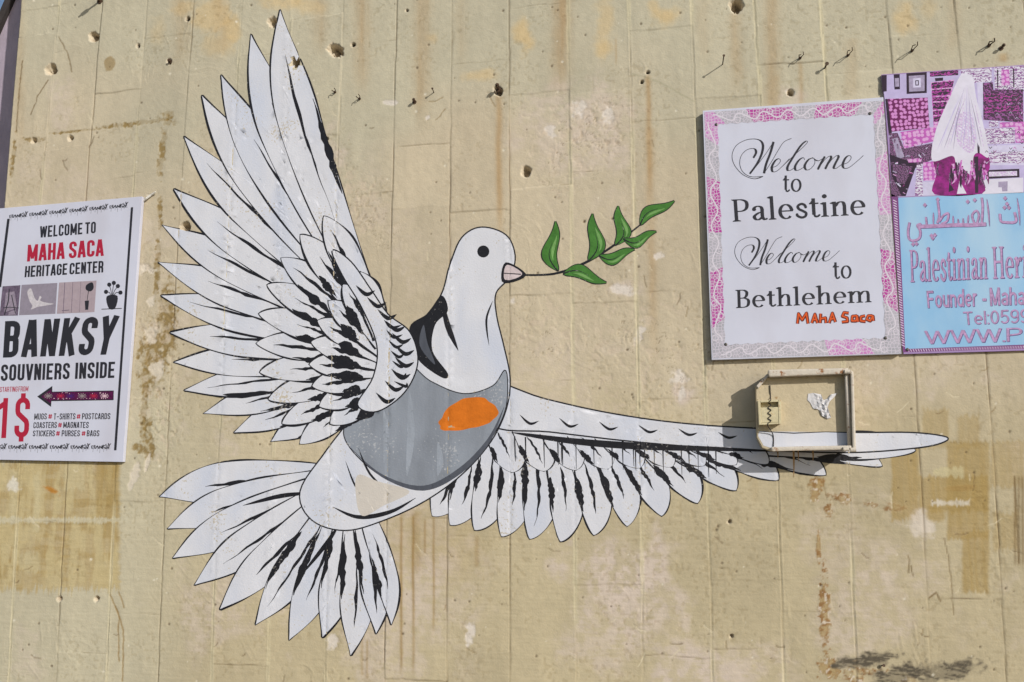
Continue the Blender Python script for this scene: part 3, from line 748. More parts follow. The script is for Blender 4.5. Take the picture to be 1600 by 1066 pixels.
# ================================================================== lettering
def rrarc(cx, cy, r, a0, a1, n=5, rx=None):
    return [(cx + (rx or r) * math.cos(math.radians(a0 + (a1 - a0) * k / n)), cy + r * math.sin(math.radians(a0 + (a1 - a0) * k / n))) for k in range(n + 1)]
def poster_glyph(ch, t=.17, w=.40):
    """tall condensed capitals drawn as even strokes; y up, height 1"""
    a, b_, lo, hi = t / 2, w - t / 2, t / 2, 1 - t / 2; m = .5; r = min((b_ - a) / 2, .16); cx = w / 2
    tl = rrarc(a + r, hi - r, r, 180, 90); tr = rrarc(b_ - r, hi - r, r, 90, 0); br = rrarc(b_ - r, lo + r, r, 0, -90); bl = rrarc(a + r, lo + r, r, -90, -180)
    G = {
     'O': [tl + tr + br + bl + [tl[0]]], 'C': [[(b_, .66)] + tr[::-1] + tl[::-1] + bl[::-1] + br[::-1] + [(b_, .34)]],
     'G': [[(b_, .68)] + tr[::-1] + tl[::-1] + bl[::-1] + br[::-1] + [(b_, .5), (cx, .5)]],
     'D': [[(a, 0), (a, 1)], [(a, hi)] + tr + br + [(a, lo)]], 'U': [[(a, 1)] + bl[::-1] + br[::-1] + [(b_, 1)]],
     'S': [[(b_, .70)] + tr[::-1] + tl[::-1] + [(a, .68)] + [(a + .02, .60), (cx, .5), (b_ - .02, .40)] + [(b_, .32)] + br + bl + [(a, .30)]],
     'B': [[(a, 0), (a, 1)], [(a, hi)] + tr + [(b_, .62)] + rrarc(b_ - .09, .60, .08, 0, -90, 3) + [(a, .52)], [(a, .52)] + rrarc(b_ - .09, .44, .08, 90, 0, 3) + br + [(a, lo)]],
     'P': [[(a, 0), (a, 1)], [(a, hi)] + tr + rrarc(b_ - r, .42 + r, r, 0, -90) + [(a, .42)]],
     'R': [[(a, 0), (a, 1)], [(a, hi)] + tr + rrarc(b_ - r, .48 + r, r, 0, -90) + [(a, .48)], [(b_ - r * .9, .47), (b_ - .02, .40), (b_, .32), (b_, 0)]],
     'E': [[(a, 0), (a, 1)], [(a, hi), (w - .03, hi)], [(a, m), (w - .07, m)], [(a, lo), (w - .03, lo)]],
     'F': [[(a, 0), (a, 1)], [(a, hi), (w - .03, hi)], [(a, m), (w - .07, m)]],
     'H': [[(a, 0), (a, 1)], [(b_, 0), (b_, 1)], [(a, m), (b_, m)]], 'I': [[(a, 0), (a, 1)]], 'L': [[(a, 1), (a, 0)], [(a, lo), (w - .05, lo)]],
     'K': [[(a, 0), (a, 1)], [(a, .36), (b_ + .02, 1)], [(a + .11, .55), (b_ + .03, 0)]],
     'M': [[(a, 0), (a, 1)], [(w * 1.35 - a, 0), (w * 1.35 - a, 1)], [(a, .98), (w * .675, .16)], [(w * .675, .16), (w * 1.35 - a, .98)]],
     'N': [[(a, 0), (a, 1)], [(b_, 0), (b_, 1)], [(a + .01, .97), (b_ - .01, .03)]],
     'T': [[(cx, 0), (cx, 1)], [(0, hi), (w, hi)]], 'A': [[(a - .02, 0), (cx - .02, 1)], [(b_ + .02, 0), (cx + .02, 1)], [(a + .05, .27), (b_ - .05, .27)]],
     'V': [[(a - .02, 1), (cx - .01, 0)], [(b_ + .02, 1), (cx + .01, 0)]],
     'W': [[(a - .02, 1), (w * .38, 0)], [(w * .40, 0), (w * .70, .95)], [(w * .72, .95), (w * 1.02, 0)], [(w * 1.04, 0), (w * 1.42 - a + .02, 1)]],
     'Y': [[(a - .02, 1), (cx, .42)], [(b_ + .02, 1), (cx, .42)], [(cx, .45), (cx, 0)]],
     '1': [[(cx + .04, 0), (cx + .04, 1)], [(cx + .04, hi - .06), (.02, .74)]], '-': [[(.03, .45), (w - .03, .45)]],
     '#': [[(.10, .12), (.16, .88)], [(.27, .12), (.33, .88)], [(0, .36), (w, .36)], [(.02, .64), (w + .02, .64)]],
    }
    G['$'] = G['S'] + [[(cx, -.1), (cx, .1)], [(cx, .9), (cx, 1.1)]]
    wid = {'I': t, 'M': w * 1.35, 'W': w * 1.42, 'L': w * .9, 'E': w * .95, 'F': w * .9}.get(ch, w)
    return G[ch], wid
def quad_map(bl, br, tr, tl):
    bl, br, tr, tl = [np.array(p, float) for p in (bl, br, tr, tl)]
    return lambda u, v: tuple((bl * (1 - u) + br * u) * (1 - v) + (tl * (1 - u) + tr * u) * v)
def word_sheets(words, m, parent, d):
    for P_ in words: fill('lettering', P_, m, parent, d)
def poster_text(s, quad, t=.17, gap=.07, space=.2, w=.40):
    """text stretched to a quad (bottom left, bottom right, top right, top left)"""
    x = 0; items = []; wi = 0
    for ch in s:
        if ch == ' ': x += space; wi += 1; continue
        g_, wd = poster_glyph(ch, t, w); items.append((x, g_, wi)); x += wd + gap
    tot = x - gap; q = quad_map(*quad); out = [[] for _ in range(wi + 1)]
    for x0, g_, k in items:
        for path in g_:
            for r_ in ribbon(path, t): out[k].append([q((x0 + px) / tot, py) for px, py in r_])
    return out
# serif letters: stems, hair serifs and pen-contrast bowls; y up, cap height 1
def serif_glyph(ch):
    S, TH, xh = .132, .046, .66; P = []
    def stem(x, y0, y1, w=S): P.append([(x, y0), (x + w, y0), (x + w, y1), (x, y1)])
    def foot(x, w=S, y=0, l=.085, r=.085, up=1): P.append([(x - l, y), (x + w + r, y), (x + w + r * .9, y + up * .035), (x + w, y + up * .07), (x, y + up * .07), (x - l * .9, y + up * .035)])
    def flag(x, y): P.append([(x, y), (x + .04, y), (x + .02, y - .12), (x - .1, y - .075), (x - .1, y - .05)])
    pen = lambda d: TH + (S - TH) * abs(d[1]) ** 1.3
    def rib(p, w=pen, n=6): P.extend(ribbon(smooth_path(p, n), w))
    def arch(x0, x1):
        rib([(x0, xh * .70), (x0 + .09, xh * .90), (x0 + .2, xh * .965), (x1 + .03, xh * .90), (x1 + S / 2, xh * .68), (x1 + S / 2, xh * .5)])
        stem(x1, 0, xh * .56); foot(x1)
    if ch == 'l': stem(.09, 0, 1.06); foot(.09); flag(.09, 1.06); return P, .34
    if ch == 'i': stem(.09, 0, xh); foot(.09); flag(.09, xh); P.append(circle(.165, .93, .095, 14)); return P, .34
    if ch in 'nhm':
        stem(.09, 0, 1.06 if ch == 'h' else xh); foot(.09); flag(.09, 1.06 if ch == 'h' else xh); arch(.2, .47)
        if ch == 'm': arch(.58, .85); return P, 1.09
        return P, .71
    if ch == 'r':
        stem(.09, 0, xh); foot(.09); flag(.09, xh); rib([(.22, xh * .62), (.30, xh * .86), (.42, xh * .94)]); P.append(circle(.42, xh * .88, .075, 12)); return P, .52
    if ch == 'o':
        P.extend(ribbon([(.34 + .245 * math.cos(a), xh / 2 + (xh / 2 - .015) * math.sin(a)) for a in np.linspace(0, 2 * math.pi, 33)], pen)); return P, .68
    if ch == 'e':
        P.extend(ribbon([(.31 + .225 * math.cos(a), xh / 2 + (xh / 2 - .015) * math.sin(a)) for a in np.linspace(.10, 2 * math.pi - .75, 28)], pen)); P.append([(.10, xh * .50), (.58, xh * .50), (.58, xh * .58), (.10, xh * .58)]); return P, .62
    if ch == 'a':
        stem(.36, .06, xh * .70); rib([(.10, xh * .74), (.16, xh * .90), (.28, xh * .965), (.40, xh * .88), (.437, xh * .66)]); P.append(circle(.13, xh * .76, .075, 12))
        rib([(.42, xh * .56), (.26, xh * .48), (.12, xh * .28), (.17, .06), (.28, .035), (.42, .14)]); rib([(.437, .12), (.50, .03), (.60, .06)]); return P, .62
    if ch == 's':
        w = lambda d: .07 + .085 * max(0, -d[1] * d[0] * 2 + .1 if True else 0)
        rib([(.42, xh * .70), (.38, xh * .88), (.25, xh * .965), (.12, xh * .82), (.16, xh * .62), (.30, xh * .48), (.42, xh * .32), (.38, xh * .10), (.24, .025), (.10, .10), (.07, xh * .28)], .105); return P, .50
    if ch == 't':
        stem(.12, .12, xh + .2); P.append([(.02, xh - .06), (.38, xh - .06), (.38, xh), (.02, xh)]); rib([(.197, .16), (.23, .05), (.32, .035), (.40, .10)], .085); P.append([(.02, xh - .03), (.12, xh - .03), (.24, xh + .2), (.2, xh + .2)]); return P, .42
    if ch == 'H':
        for x in (.08, .56): stem(x, 0, 1); foot(x); foot(x, y=1, up=-1)
        P.append([(.2, .49), (.6, .49), (.6, .56), (.2, .56)]); return P, .82
    if ch in 'PB':
        stem(.10, 0, 1); foot(.10, r=.06 if ch == 'B' else .1); foot(.10, y=1, up=-1, r=.02)
        if ch == 'P': rib([(.2, .97), (.40, .965), (.56, .88), (.60, .72), (.55, .55), (.40, .46), (.2, .455)]); return P, .70
        rib([(.2, .97), (.38, .965), (.50, .88), (.52, .75), (.47, .61), (.36, .54), (.2, .535)]); rib([(.2, .535), (.40, .53), (.56, .44), (.59, .28), (.54, .11), (.40, .035), (.2, .03)]); return P, .70
    return P, .3
def serif_text(s, quad, gap=.03, space=.22):
    x = 0; items = []
    for ch in s:
        if ch == ' ': x += space; continue
        g_, wd = serif_glyph(ch); items.append((x, g_)); x += wd + gap
    q = quad_map(*quad); tot = x - gap
    return [[q((x0 + px) / tot, py) for px, py in r_] for x0, g_ in items for r_ in g_]
# plain grotesque letters, even stroke
def sans_glyph(ch, t=.13):
    xh = .72; c = lambda cx, cy, rx, ry, a0, a1, n=16: [(cx + rx * math.cos(math.radians(a0 + (a1 - a0) * k / n)), cy + ry * math.sin(math.radians(a0 + (a1 - a0) * k / n))) for k in range(n + 1)]
    h = t / 2; ry = xh / 2 - h; bowl = c(.28, xh / 2, .28 - h, ry, 0, 360, 22)
    G = {'F': ([[(h, 0), (h, 1)], [(h, 1 - h), (.55, 1 - h)], [(h, .52), (.5, .52)]], .58), 'T': ([[(.3, 0), (.3, 1)], [(0, 1 - h), (.6, 1 - h)]], .6),
     'o': ([bowl], .56), 'u': ([[(h, xh)] + c(.26, .26, .26 - h, .26 - h, 180, 360) + [(.52 - h, xh)], [(.52 - h, 0), (.52 - h, xh)]], .52),
     'n': ([[(h, 0), (h, xh)], [(h, xh - .3)] + c(.26, xh - .26, .26 - h, .26 - h, 180, 0) + [(.52 - h, 0)]], .52),
     'h': ([[(h, 0), (h, 1)], [(h, xh - .3)] + c(.26, xh - .26, .26 - h, .26 - h, 180, 0) + [(.52 - h, 0)]], .52),
     'd': ([bowl, [(.56 - h, 0), (.56 - h, 1)]], .56), 'a': ([c(.25, .21, .25 - h, .21 - h, 0, 360), [(.06, xh - .14)] + c(.26, xh - .22, .24 - h, .22 - h, 140, 0) + [(.5 - h, 0)]], .5),
     'e': ([[(.56 - h, xh / 2), (h, xh / 2)], c(.28, xh / 2, .28 - h, ry, 0, 310)], .56), 'r': ([[(h, 0), (h, xh)], [(h, xh - .28)] + c(.26, xh - .26, .26 - h, .26 - h, 180, 80)], .36),
     'M': ([[(h, 0), (h, 1)], [(.72 - h, 0), (.72 - h, 1)], [(h, 1), (.36, .05)], [(.36, .05), (.72 - h, 1)]], .72), 'l': ([[(h, 0), (h, 1)]], t), '-': ([[(0, .36), (.26, .36)]], .26), ':': ([[(h, 0), (h, t)], [(h, xh - t), (h, xh)]], t), '.': ([[(h, 0), (h, t)]], t),
     '0': ([c(.28, .5, .28 - h, .5 - h, 0, 360, 24)], .56), '5': ([[(.52, 1 - h), (.12, 1 - h), (.08, .52)] + c(.27, .33, .29 - h, .33 - h, 130, -150)], .56), '9': ([c(.28, .68, .28 - h, .32 - h, 0, 360), [(.56 - h, .68)] + c(.26, .34, .30 - h, .34 - h, 20, -140)], .56),
     'W': ([[(.02, 1), (.24, 0)], [(.24, 0), (.46, .96)], [(.46, .96), (.68, 0)], [(.68, 0), (.9, 1)]], .92), 'P': ([[(h, 0), (h, 1)], [(h, 1 - h), (.36, 1 - h)] + c(.36, .73, .24 - h, .27 - h, 90, -90) + [(h, .46)]], .60)}
    return G[ch]
def sans_text(s, quad, t=.13, gap=.09, space=.24):
    x = 0; items = []
    for ch in s:
        if ch == ' ': x += space; continue
        g_, wd = sans_glyph(ch, t); items.append((x, g_)); x += wd + gap
    q = quad_map(*quad); tot = x - gap
    return [[q((x0 + px) / tot, py) for px, py in r_] for x0, g_ in items for path in g_ for r_ in ribbon(path, t)]

BOARD = mat('sign_white', alb(212, 214, 230), rough=.42, spec=.4, tone=alb(204, 204, 218), noise=.035, nscale=6, bump=.05, bscale=14)
EDGE = mat('sign_edge', alb(226, 220, 208), rough=.6)
PRINT = mat('print_black', (.022, .021, .028), rough=.45, spec=.35)
RED = mat('print_red', alb(178, 34, 62), rough=.45, spec=.35)
SCREW = mat('screw_steel', (.12, .11, .10), rough=.5, metal=.7)
def board(name, quad, d0, d1, parent, m):
    b = MB(); b.prism(quad, d0, d1); return b.build(name, m, parent, bevel=.0012)

# ------------------------------------------------------------------ souvenir sign, left
Q = [(-3, 326), (222, 307), (192, 722), (-35, 718)]
c0 = at(95, 720)
ss = empty('souvenir_sign', 'tall white souvenir shop sign with red and black lettering left of the bird', 'sign', (c0[0], 0, c0[2]))
board('board', Q, .004, .022, ss, BOARD)
z0 = lambda x, y: (x / 4.4417, 290 + y / 4.4417)       # measured on an enlargement of the sign's top half
z1 = lambda x, y: (x / 4.4417, 500 + y / 4.4417)
TX = .0226
fill('stripe', [[z0(50, 232), z0(68, 230), z0(8, 705), z0(-12, 705)]], PRINT, ss, TX)
fill('stripe', [[z0(908, 152), z0(924, 150), z1(808, 905), z1(791, 905)]], PRINT, ss, TX)
def zt(z, *q): return [z(*p) for p in q]
word_sheets(poster_text('WELCOME TO', zt(z0, (276, 362), (664, 330), (666, 250), (280, 283)), .15, .08, .14), PRINT, ss, TX)
word_sheets(poster_text('MAHA SACA', zt(z0, (187, 528), (718, 488), (720, 372), (194, 412)), .155, .07, .16), RED, ss, TX)
word_sheets(poster_text('HERITAGE CENTER', zt(z0, (170, 637), (716, 603), (719, 522), (176, 560)), .15, .07, .11), PRINT, ss, TX)
word_sheets(poster_text('BANKSY', [z1(20, 262), z1(768, 240), z0(828, 902), z0(36, 942)], .155, .10), PRINT, ss, TX)
word_sheets(poster_text('SOUVNIERS INSIDE', zt(z1, (4, 424), (794, 402), (800, 290), (10, 310)), .15, .08, .24), PRINT, ss, TX)
word_sheets(poster_text('STARTING FROM', zt(z1, (-2, 501), (195, 496), (198, 460), (0, 466)), .11, .09, .10), RED, ss, TX)
word_sheets(poster_text('1$', zt(z1, (-36, 822), (198, 815), (212, 535), (-20, 545)), .13, .12), RED, ss, TX)
for txt, q in [(('MUGS', 'T-SHIRTS', 'POSTCARDS'), [(236, 693, 324, 690, 326, 648, 240, 650), (372, 692, 522, 690, 525, 648, 374, 649), (568, 690, 764, 689, 767, 647, 571, 648)]),
               (('COASTERS', 'MAGNATES'), [(231, 752, 393, 750, 396, 708, 234, 710), (438, 750, 614, 750, 617, 708, 441, 708)]),
               (('STICKERS', 'PURSES', 'BAGS'), [(227, 808, 379, 808, 382, 766, 230, 768), (427, 808, 553, 808, 556, 766, 430, 766), (601, 808, 688, 808, 691, 766, 604, 766)])]:
    for s_, k in zip(txt, q): word_sheets(poster_text(s_, [z1(k[0], k[1]), z1(k[2], k[3]), z1(k[4], k[5]), z1(k[6], k[7])], .13, .09), PRINT, ss, TX)
for x, y in [(334, 690), (531, 690), (402, 750), (388, 808), (566, 808)]:
    word_sheets(poster_text('#', [z1(x, y), z1(x + 26, y), z1(x + 27, y - 40), z1(x + 1, y - 40)], .11), RED, ss, TX)
# row of stencilled signatures with drips along the top and the bottom
def tag_word(x0, y0, x1, y1, hgt):
    q = quad_map(z(x0, y0), z(x1, y1), z(x1 + 4, y1 - hgt), z(x0 + 4, y0 - hgt)); P = []
    G = [[(.0, .55), (.18, .62), (.10, .35), (.22, .12), (.02, .08), (.0, .55)], [(.10, .35), (.24, .40)], [(.20, .05), (.30, .55), (.36, .05)], [(.40, .05), (.42, .5), (.52, .1), (.54, .6)],
         [(.58, 0), (.60, .7)], [(.76, .8), (.58, .35), (.80, .1)], [(.92, .62), (.74, .55), (.86, .30), (.70, .08)], [(.86, .95), (.90, .55), (.99, .9)], [(.92, .55), (.86, .02)], [(.66, .04), (.98, .02)], [(.62, .30), (.96, .28)]]
    for p in G:
        for r_ in ribbon(p, .055): P.append([q(a, b) for a, b in r_])
    for k, L_ in ((.08, .5), (.30, .35), (.44, .65), (.64, .5), (.80, .3)):
        P.append([q(k, .05), q(k + .012, .05), q(k + .012, -L_), q(k, -L_)])
    return P
z = z0; P = []
for k in range(6):
    x = 66 + 139 * k; P += tag_word(x, 228 - 13.2 * k, x + 126, 216 - 13.2 * k, 40)
fill('signature_border', P, PRINT, ss, TX)
z = z1; P = []
for k in range(6):
    x = -85 + 144 * k; P += tag_word(x, 896, x + 132, 896, 42)
fill('signature_border', P, PRINT, ss, TX)
# four small pictures
pc = lambda n, c, **k: mat(n, alb(*c), rough=.5, **k)
PG = pc('picture_grey', (150, 142, 156), noise=.12, nscale=60); PD = pc('picture_mauve', (112, 98, 118), noise=.45, nscale=70); PP = pc('picture_pink', (176, 160, 168), noise=.10, nscale=60); PL = pc('picture_pale', (208, 202, 208), noise=.2, nscale=80)
sheet('picture', [('a', [zt(z0, (18, 700), (142, 692), (124, 902), (-4, 905))]), ('b', [zt(z0, (40, 745), (100, 735), (118, 850), (30, 880)), zt(z0, (60, 880), (110, 860), (112, 895), (58, 900))]), ('c', ribbon(zt(z0, (20, 850), (70, 845), (130, 850)), 1.2) + ribbon(zt(z0, (64, 720), (58, 800), (30, 900)), 1.6) + ribbon(zt(z0, (80, 760), (95, 830), (108, 890)), 1.3))], {'a': PD, 'b': pc('picture_mauve_light', (156, 144, 160), noise=.3, nscale=90), 'c': PRINT}, ss, TX)
sheet('picture', [('a', [zt(z0, (150, 690), (398, 676), (384, 890), (132, 900))]), ('b', [[z0(*p) for p in smooth_path([(205, 800), (190, 740), (215, 715), (240, 780), (262, 800), (275, 768), (288, 776), (280, 800), (330, 815), (372, 822), (300, 836), (262, 842), (215, 860), (225, 835)], 4, True)]])], {'a': PG, 'b': PL}, ss, TX)
sheet('picture', [('a', [zt(z0, (410, 674), (670, 660), (655, 878), (394, 890))]), ('c', [zt(z0, (448, 672), (452, 672), (440, 886), (436, 886)), zt(z0, (504, 670), (507, 670), (497, 882), (494, 882)), zt(z0, (560, 667), (562, 667), (552, 880), (550, 880)), zt(z0, (430, 866), (480, 862), (480, 867), (430, 871))]),
                  ('b', [[z0(*p) for p in smooth_path([(600, 690), (640, 672), (650, 710), (628, 735), (596, 722)], 4, True)], zt(z0, (612, 730), (617, 730), (606, 800), (602, 800)), zt(z0, (588, 800), (618, 798), (612, 862), (592, 864))])], {'a': PP, 'b': PRINT, 'c': PD}, ss, TX)
P = [[z0(*p) for p in smooth_path([(740, 770), (815, 766), (800, 850), (755, 852)], 4, True)]]
for dx, dy in ((-42, 0), (-20, -50), (12, -62), (40, -40), (58, 5)):
    P += ribbon([z0(778, 772), z0(778 + dx * .5, 740 + dy * .4), z0(778 + dx, 740 + dy)], 1.0); P.append([z0(*p) for p in circle(778 + dx, 738 + dy, 15, 10)])
P.append(zt(z0, (704, 856), (845, 850), (845, 855), (704, 861)))
fill('picture', P, PRINT, ss, TX)
# embroidered arrow
arrow = zt(z1, (258, 532), (363, 458), (363, 498), (790, 490), (788, 557), (357, 564), (354, 604))
ar_in = zt(z1, (285, 531), (356, 482), (358, 503), (784, 496), (782, 551), (353, 557), (352, 580))
em = mat('embroidery_plum', alb(88, 20, 72), rough=.7, noise=.6, nscale=160)
L2 = [('k', [arrow]), ('e', [ar_in])]; ra = random.Random(4)
for x, c in ((335, 's'), (420, 'r'), (490, 'u'), (570, 's'), (650, 'r'), (725, 'p')):
    for k in range(10):
        a = k * math.pi / 5; L2.append((c, ribbon([z1(x, 528), z1(x + 30 * math.cos(a), 528 + 22 * math.sin(a))], .9, False)))
for k in range(26): L2.append(('p', [[z1(*p) for p in circle(ra.uniform(370, 775), ra.choice((505, 512, 545, 550)), 3, 6)]]))
sheet('arrow', L2, {'k': PRINT, 'e': em, 's': pc('thread_grey', (150, 140, 140)), 'r': pc('thread_red', (176, 40, 70)), 'u': pc('thread_blue', (70, 36, 110)), 'p': pc('thread_pink', (220, 190, 200))}, ss, TX)

# ------------------------------------------------------------------ welcome sign
Q = [(1098, 173), (1380, 152), (1408.5, 553), (1112, 562.5)]
c0 = at(1255, 560)
ws = empty('welcome_sign', 'white welcome sign with black script lettering and a pink and grey lace border', 'sign', (c0[0], 0, c0[2]))
board('board', Q, .004, .026, ws, BOARD)
TW = .0266
def lace(name, rgb):
    m = mat(name, rgb, rough=.55, spec=.3, noise=.1, nscale=40)
    t = m.node_tree; N, L = t.nodes, t.links; p = N['Principled BSDF']; src = p.inputs['Base Color'].links[0].from_socket
    g_ = N.new('ShaderNodeNewGeometry'); v = N.new('ShaderNodeTexVoronoi'); v.feature = 'DISTANCE_TO_EDGE'; v.voronoi_dimensions = '2D'; v.inputs['Scale'].default_value = 78
    v.inputs['Randomness'].default_value = .75
    mp = N.new('ShaderNodeMapping'); mp.inputs['Rotation'].default_value = (-math.pi / 2, 0, 0); L.new(g_.outputs['Position'], mp.inputs[0]); L.new(mp.outputs[0], v.inputs['Vector'])
    w = N.new('ShaderNodeTexNoise'); w.inputs['Scale'].default_value = 34; w.inputs['Detail'].default_value = 3; L.new(g_.outputs['Position'], w.inputs['Vector'])
    r = N.new('ShaderNodeMapRange'); r.inputs[1].default_value = .05; r.inputs[2].default_value = .12; L.new(v.outputs['Distance'], r.inputs[0])
    r2 = N.new('ShaderNodeMapRange'); r2.inputs[1].default_value = .42; r2.inputs[2].default_value = .60; L.new(w.outputs[0], r2.inputs[0])
    mu = N.new('ShaderNodeMath'); mu.operation = 'MAXIMUM'
    r2b = N.new('ShaderNodeMath'); r2b.operation = 'MULTIPLY'; r2b.inputs[1].default_value = .35; L.new(r2.outputs[0], r2b.inputs[0])
    iv = N.new('ShaderNodeMath'); iv.operation = 'SUBTRACT'; iv.inputs[0].default_value = 1; L.new(r.outputs[0], iv.inputs[1])
    L.new(iv.outputs[0], mu.inputs[0]); L.new(r2b.outputs[0], mu.inputs[1])
    mx = N.new('ShaderNodeMix'); mx.data_type = 'RGBA'; L.new(mu.outputs[0], mx.inputs[0]); L.new(src, mx.inputs[6]); mx.inputs[7].default_value = (*alb(214, 206, 218), 1)
    L.new(mx.outputs[2], p.inputs['Base Color']); return m
LP, LGY, LPF = lace('lace_pink', alb(186, 62, 158)), lace('lace_grey', alb(176, 175, 184)), lace('lace_pale_pink', alb(206, 132, 198))
LW = mat('lace_white', alb(220, 214, 224), rough=.55)
zw = lambda x, y: (1080 + x / 2.4235, 140 + y / 2.4235)
o4 = [(50, 86), (728, 42), (795, 998), (82, 1018)]; i4 = [(101, 132), (690, 94), (735, 940), (128, 966)]
LL = []
def band(o0, o1, i0, i1, segs):
    o0, o1, i0, i1 = [np.array(p, float) for p in (o0, o1, i0, i1)]
    for a, b, c in segs:
        n = max(3, int((b - a) * 30)); outer, inner = [], []
        for k in range(n + 1):
            t = a + (b - a) * k / n
            outer.append(zw(*(o0 + (o1 - o0) * t + 0))); jag = (2.5 if k % 2 else -2)
            inner.append(zw(*(i0 + (i1 - i0) * t + (o0 + (o1 - o0) * t - i0 - (i1 - i0) * t) * jag / 45)))
        LL.append((c, [outer + inner[::-1]]))
    # wavy ribbon and rosettes of the lace
    p = [(o0 + (o1 - o0) * t) * (.5 + .26 * math.sin(t * 44)) + (i0 + (i1 - i0) * t) * (.5 - .26 * math.sin(t * 44)) for t in np.linspace(.03, .97, 150)]
    WV.append(('w', ribbon([zw(*q) for q in p], 2.0, False)))
    for k in range(1, 14):
        t = k / 14.0; s = .5 + (.25 if k % 2 else -.25)
        q = (o0 + (o1 - o0) * t) * s + (i0 + (i1 - i0) * t) * (1 - s)
        WV.append(('w', ribbon([zw(*c) for c in circle(q[0], q[1], 11, 10) + [circle(q[0], q[1], 11, 10)[0]]], 1.1, False)))
WV = []
band(o4[0], o4[3], i4[0], i4[3], [(0, .10, 'p'), (.10, .26, 'g'), (.26, .49, 'P'), (.49, .65, 'g'), (.65, .88, 'P'), (.88, 1, 'g')])
band(o4[0], o4[1], i4[0], i4[1], [(0, .05, 'p'), (.05, .23, 'g'), (.23, .49, 'P'), (.49, .62, 'g'), (.62, .88, 'P'), (.88, 1, 'g')])
band(o4[1], o4[2], i4[1], i4[2], [(0, .05, 'p'), (.05, .20, 'g'), (.20, .45, 'p'), (.45, .60, 'g'), (.60, .84, 'P'), (.84, 1, 'g')])
band(o4[3], o4[2], i4[3], i4[2], [(0, .62, 'g'), (.62, .86, 'p'), (.86, 1, 'g')])
sheet('lace_border', LL + WV, {'P': LP, 'p': LPF, 'g': LGY, 'w': LW}, ws, TW)
# copperplate word, pen pressed on the way down
def script_word(f, sc):
    W_ = lambda d: sc * (.85 + 3.0 * max(0, d[1]) ** 1.6)
    paths = [[(272, 329), (238, 338), (196, 322), (164, 286), (155, 248), (172, 211), (212, 190), (252, 189), (271, 206), (268, 240), (250, 280), (222, 319)],
             [(272, 329), (226, 330), (196, 312), (184, 282), (190, 250), (212, 228), (238, 224), (246, 238), (236, 258)],
             [(222, 319), (252, 284), (286, 238), (312, 198)], [(312, 198), (300, 240), (284, 282), (276, 317)], [(276, 317), (304, 274), (332, 226), (352, 198), (380, 185)],
             [(300, 296), (322, 290), (338, 272), (332, 262), (318, 270), (306, 292), (308, 310), (322, 310), (342, 294), (372, 262)],
             [(342, 294), (380, 258), (420, 222), (440, 200), (434, 196), (414, 214), (386, 256), (366, 290), (366, 306), (380, 304), (396, 290)],
             [(430, 266), (424, 258), (408, 268), (394, 290), (396, 305), (410, 304), (432, 290)],
             [(462, 258), (444, 266), (430, 288), (436, 304), (452, 300), (468, 280), (466, 262), (458, 260)], [(466, 264), (482, 270), (500, 260)],
             [(506, 254), (492, 278), (480, 302)], [(484, 296), (506, 266), (524, 252), (530, 258), (518, 280), (508, 300)], [(510, 296), (534, 264), (552, 250), (558, 256), (546, 280), (540, 296), (550, 298), (572, 282)],
             [(572, 284), (594, 276), (606, 258), (598, 250), (584, 260), (574, 284), (580, 298), (600, 294), (630, 270), (652, 250)]]
    P = []
    for p in paths:
        q = smooth_path([f(*a) for a in p], 7); P += ribbon(q, W_)
    return P
fill('lettering', script_word(zw, 1.0), PRINT, ws, TW)
fill('lettering', script_word(lambda x, y: zw(165 + (x - 155) * .799, 557 + (y - 185) * .815 ), .85), PRINT, ws, TW)
fill('lettering', serif_text('to', zt(zw, (346, 388), (420, 386), (420, 313), (346, 316))), PRINT, ws, TW)
fill('lettering', serif_text('Palestine', zt(zw, (156, 501), (664, 473), (660, 390), (150, 417))), PRINT, ws, TW)
fill('lettering', serif_text('to', zt(zw, (536, 718), (610, 714), (608, 641), (534, 645))), PRINT, ws, TW)
fill('lettering', serif_text('Bethlehem', zt(zw, (168, 828), (686, 805), (684, 738), (166, 759))), PRINT, ws, TW)
HW = [[(402, 886), (406, 848), (420, 872), (436, 846), (442, 886)], [(456, 884), (468, 850), (478, 884)], [(460, 872), (476, 870)], [(490, 848), (488, 884)], [(490, 868), (508, 864), (510, 884)], [(522, 884), (534, 846), (546, 880)], [(526, 870), (542, 866)],
      [(596, 846), (578, 844), (572, 858), (590, 864), (592, 878), (570, 880)], [(628, 856), (610, 858), (608, 876), (624, 876), (628, 858), (632, 880)], [(658, 856), (642, 860), (642, 876), (660, 878)], [(686, 856), (670, 856), (664, 870), (678, 876), (688, 858), (690, 876)]]
L2 = [('k', [r_ for p in HW for r_ in ribbon([zw(a + .8, b + .8) for a, b in p], 5.2)]), ('o', [r_ for p in HW for r_ in ribbon([zw(*a) for a in p], 2.3)])]
sheet('handwriting', L2, {'k': pc('marker_maroon', (110, 40, 30)), 'o': pc('marker_orange', (224, 92, 34))}, ws, TW)
def screw(x, y, d, parent):
    b = MB(); c = Vector(at(x, y, d)); b.tube([c + Vector((0, .004, 0)), c + Vector((0, -.002, 0)), c + Vector((0, -.0035, 0))], [.0062, .0062, .003], 12); b.build('screw', SCREW, parent, smooth=False)
for x, y in ((95, 133), (677, 91), (131, 965), (735, 941)): screw(*zw(x, y), .026, ws)

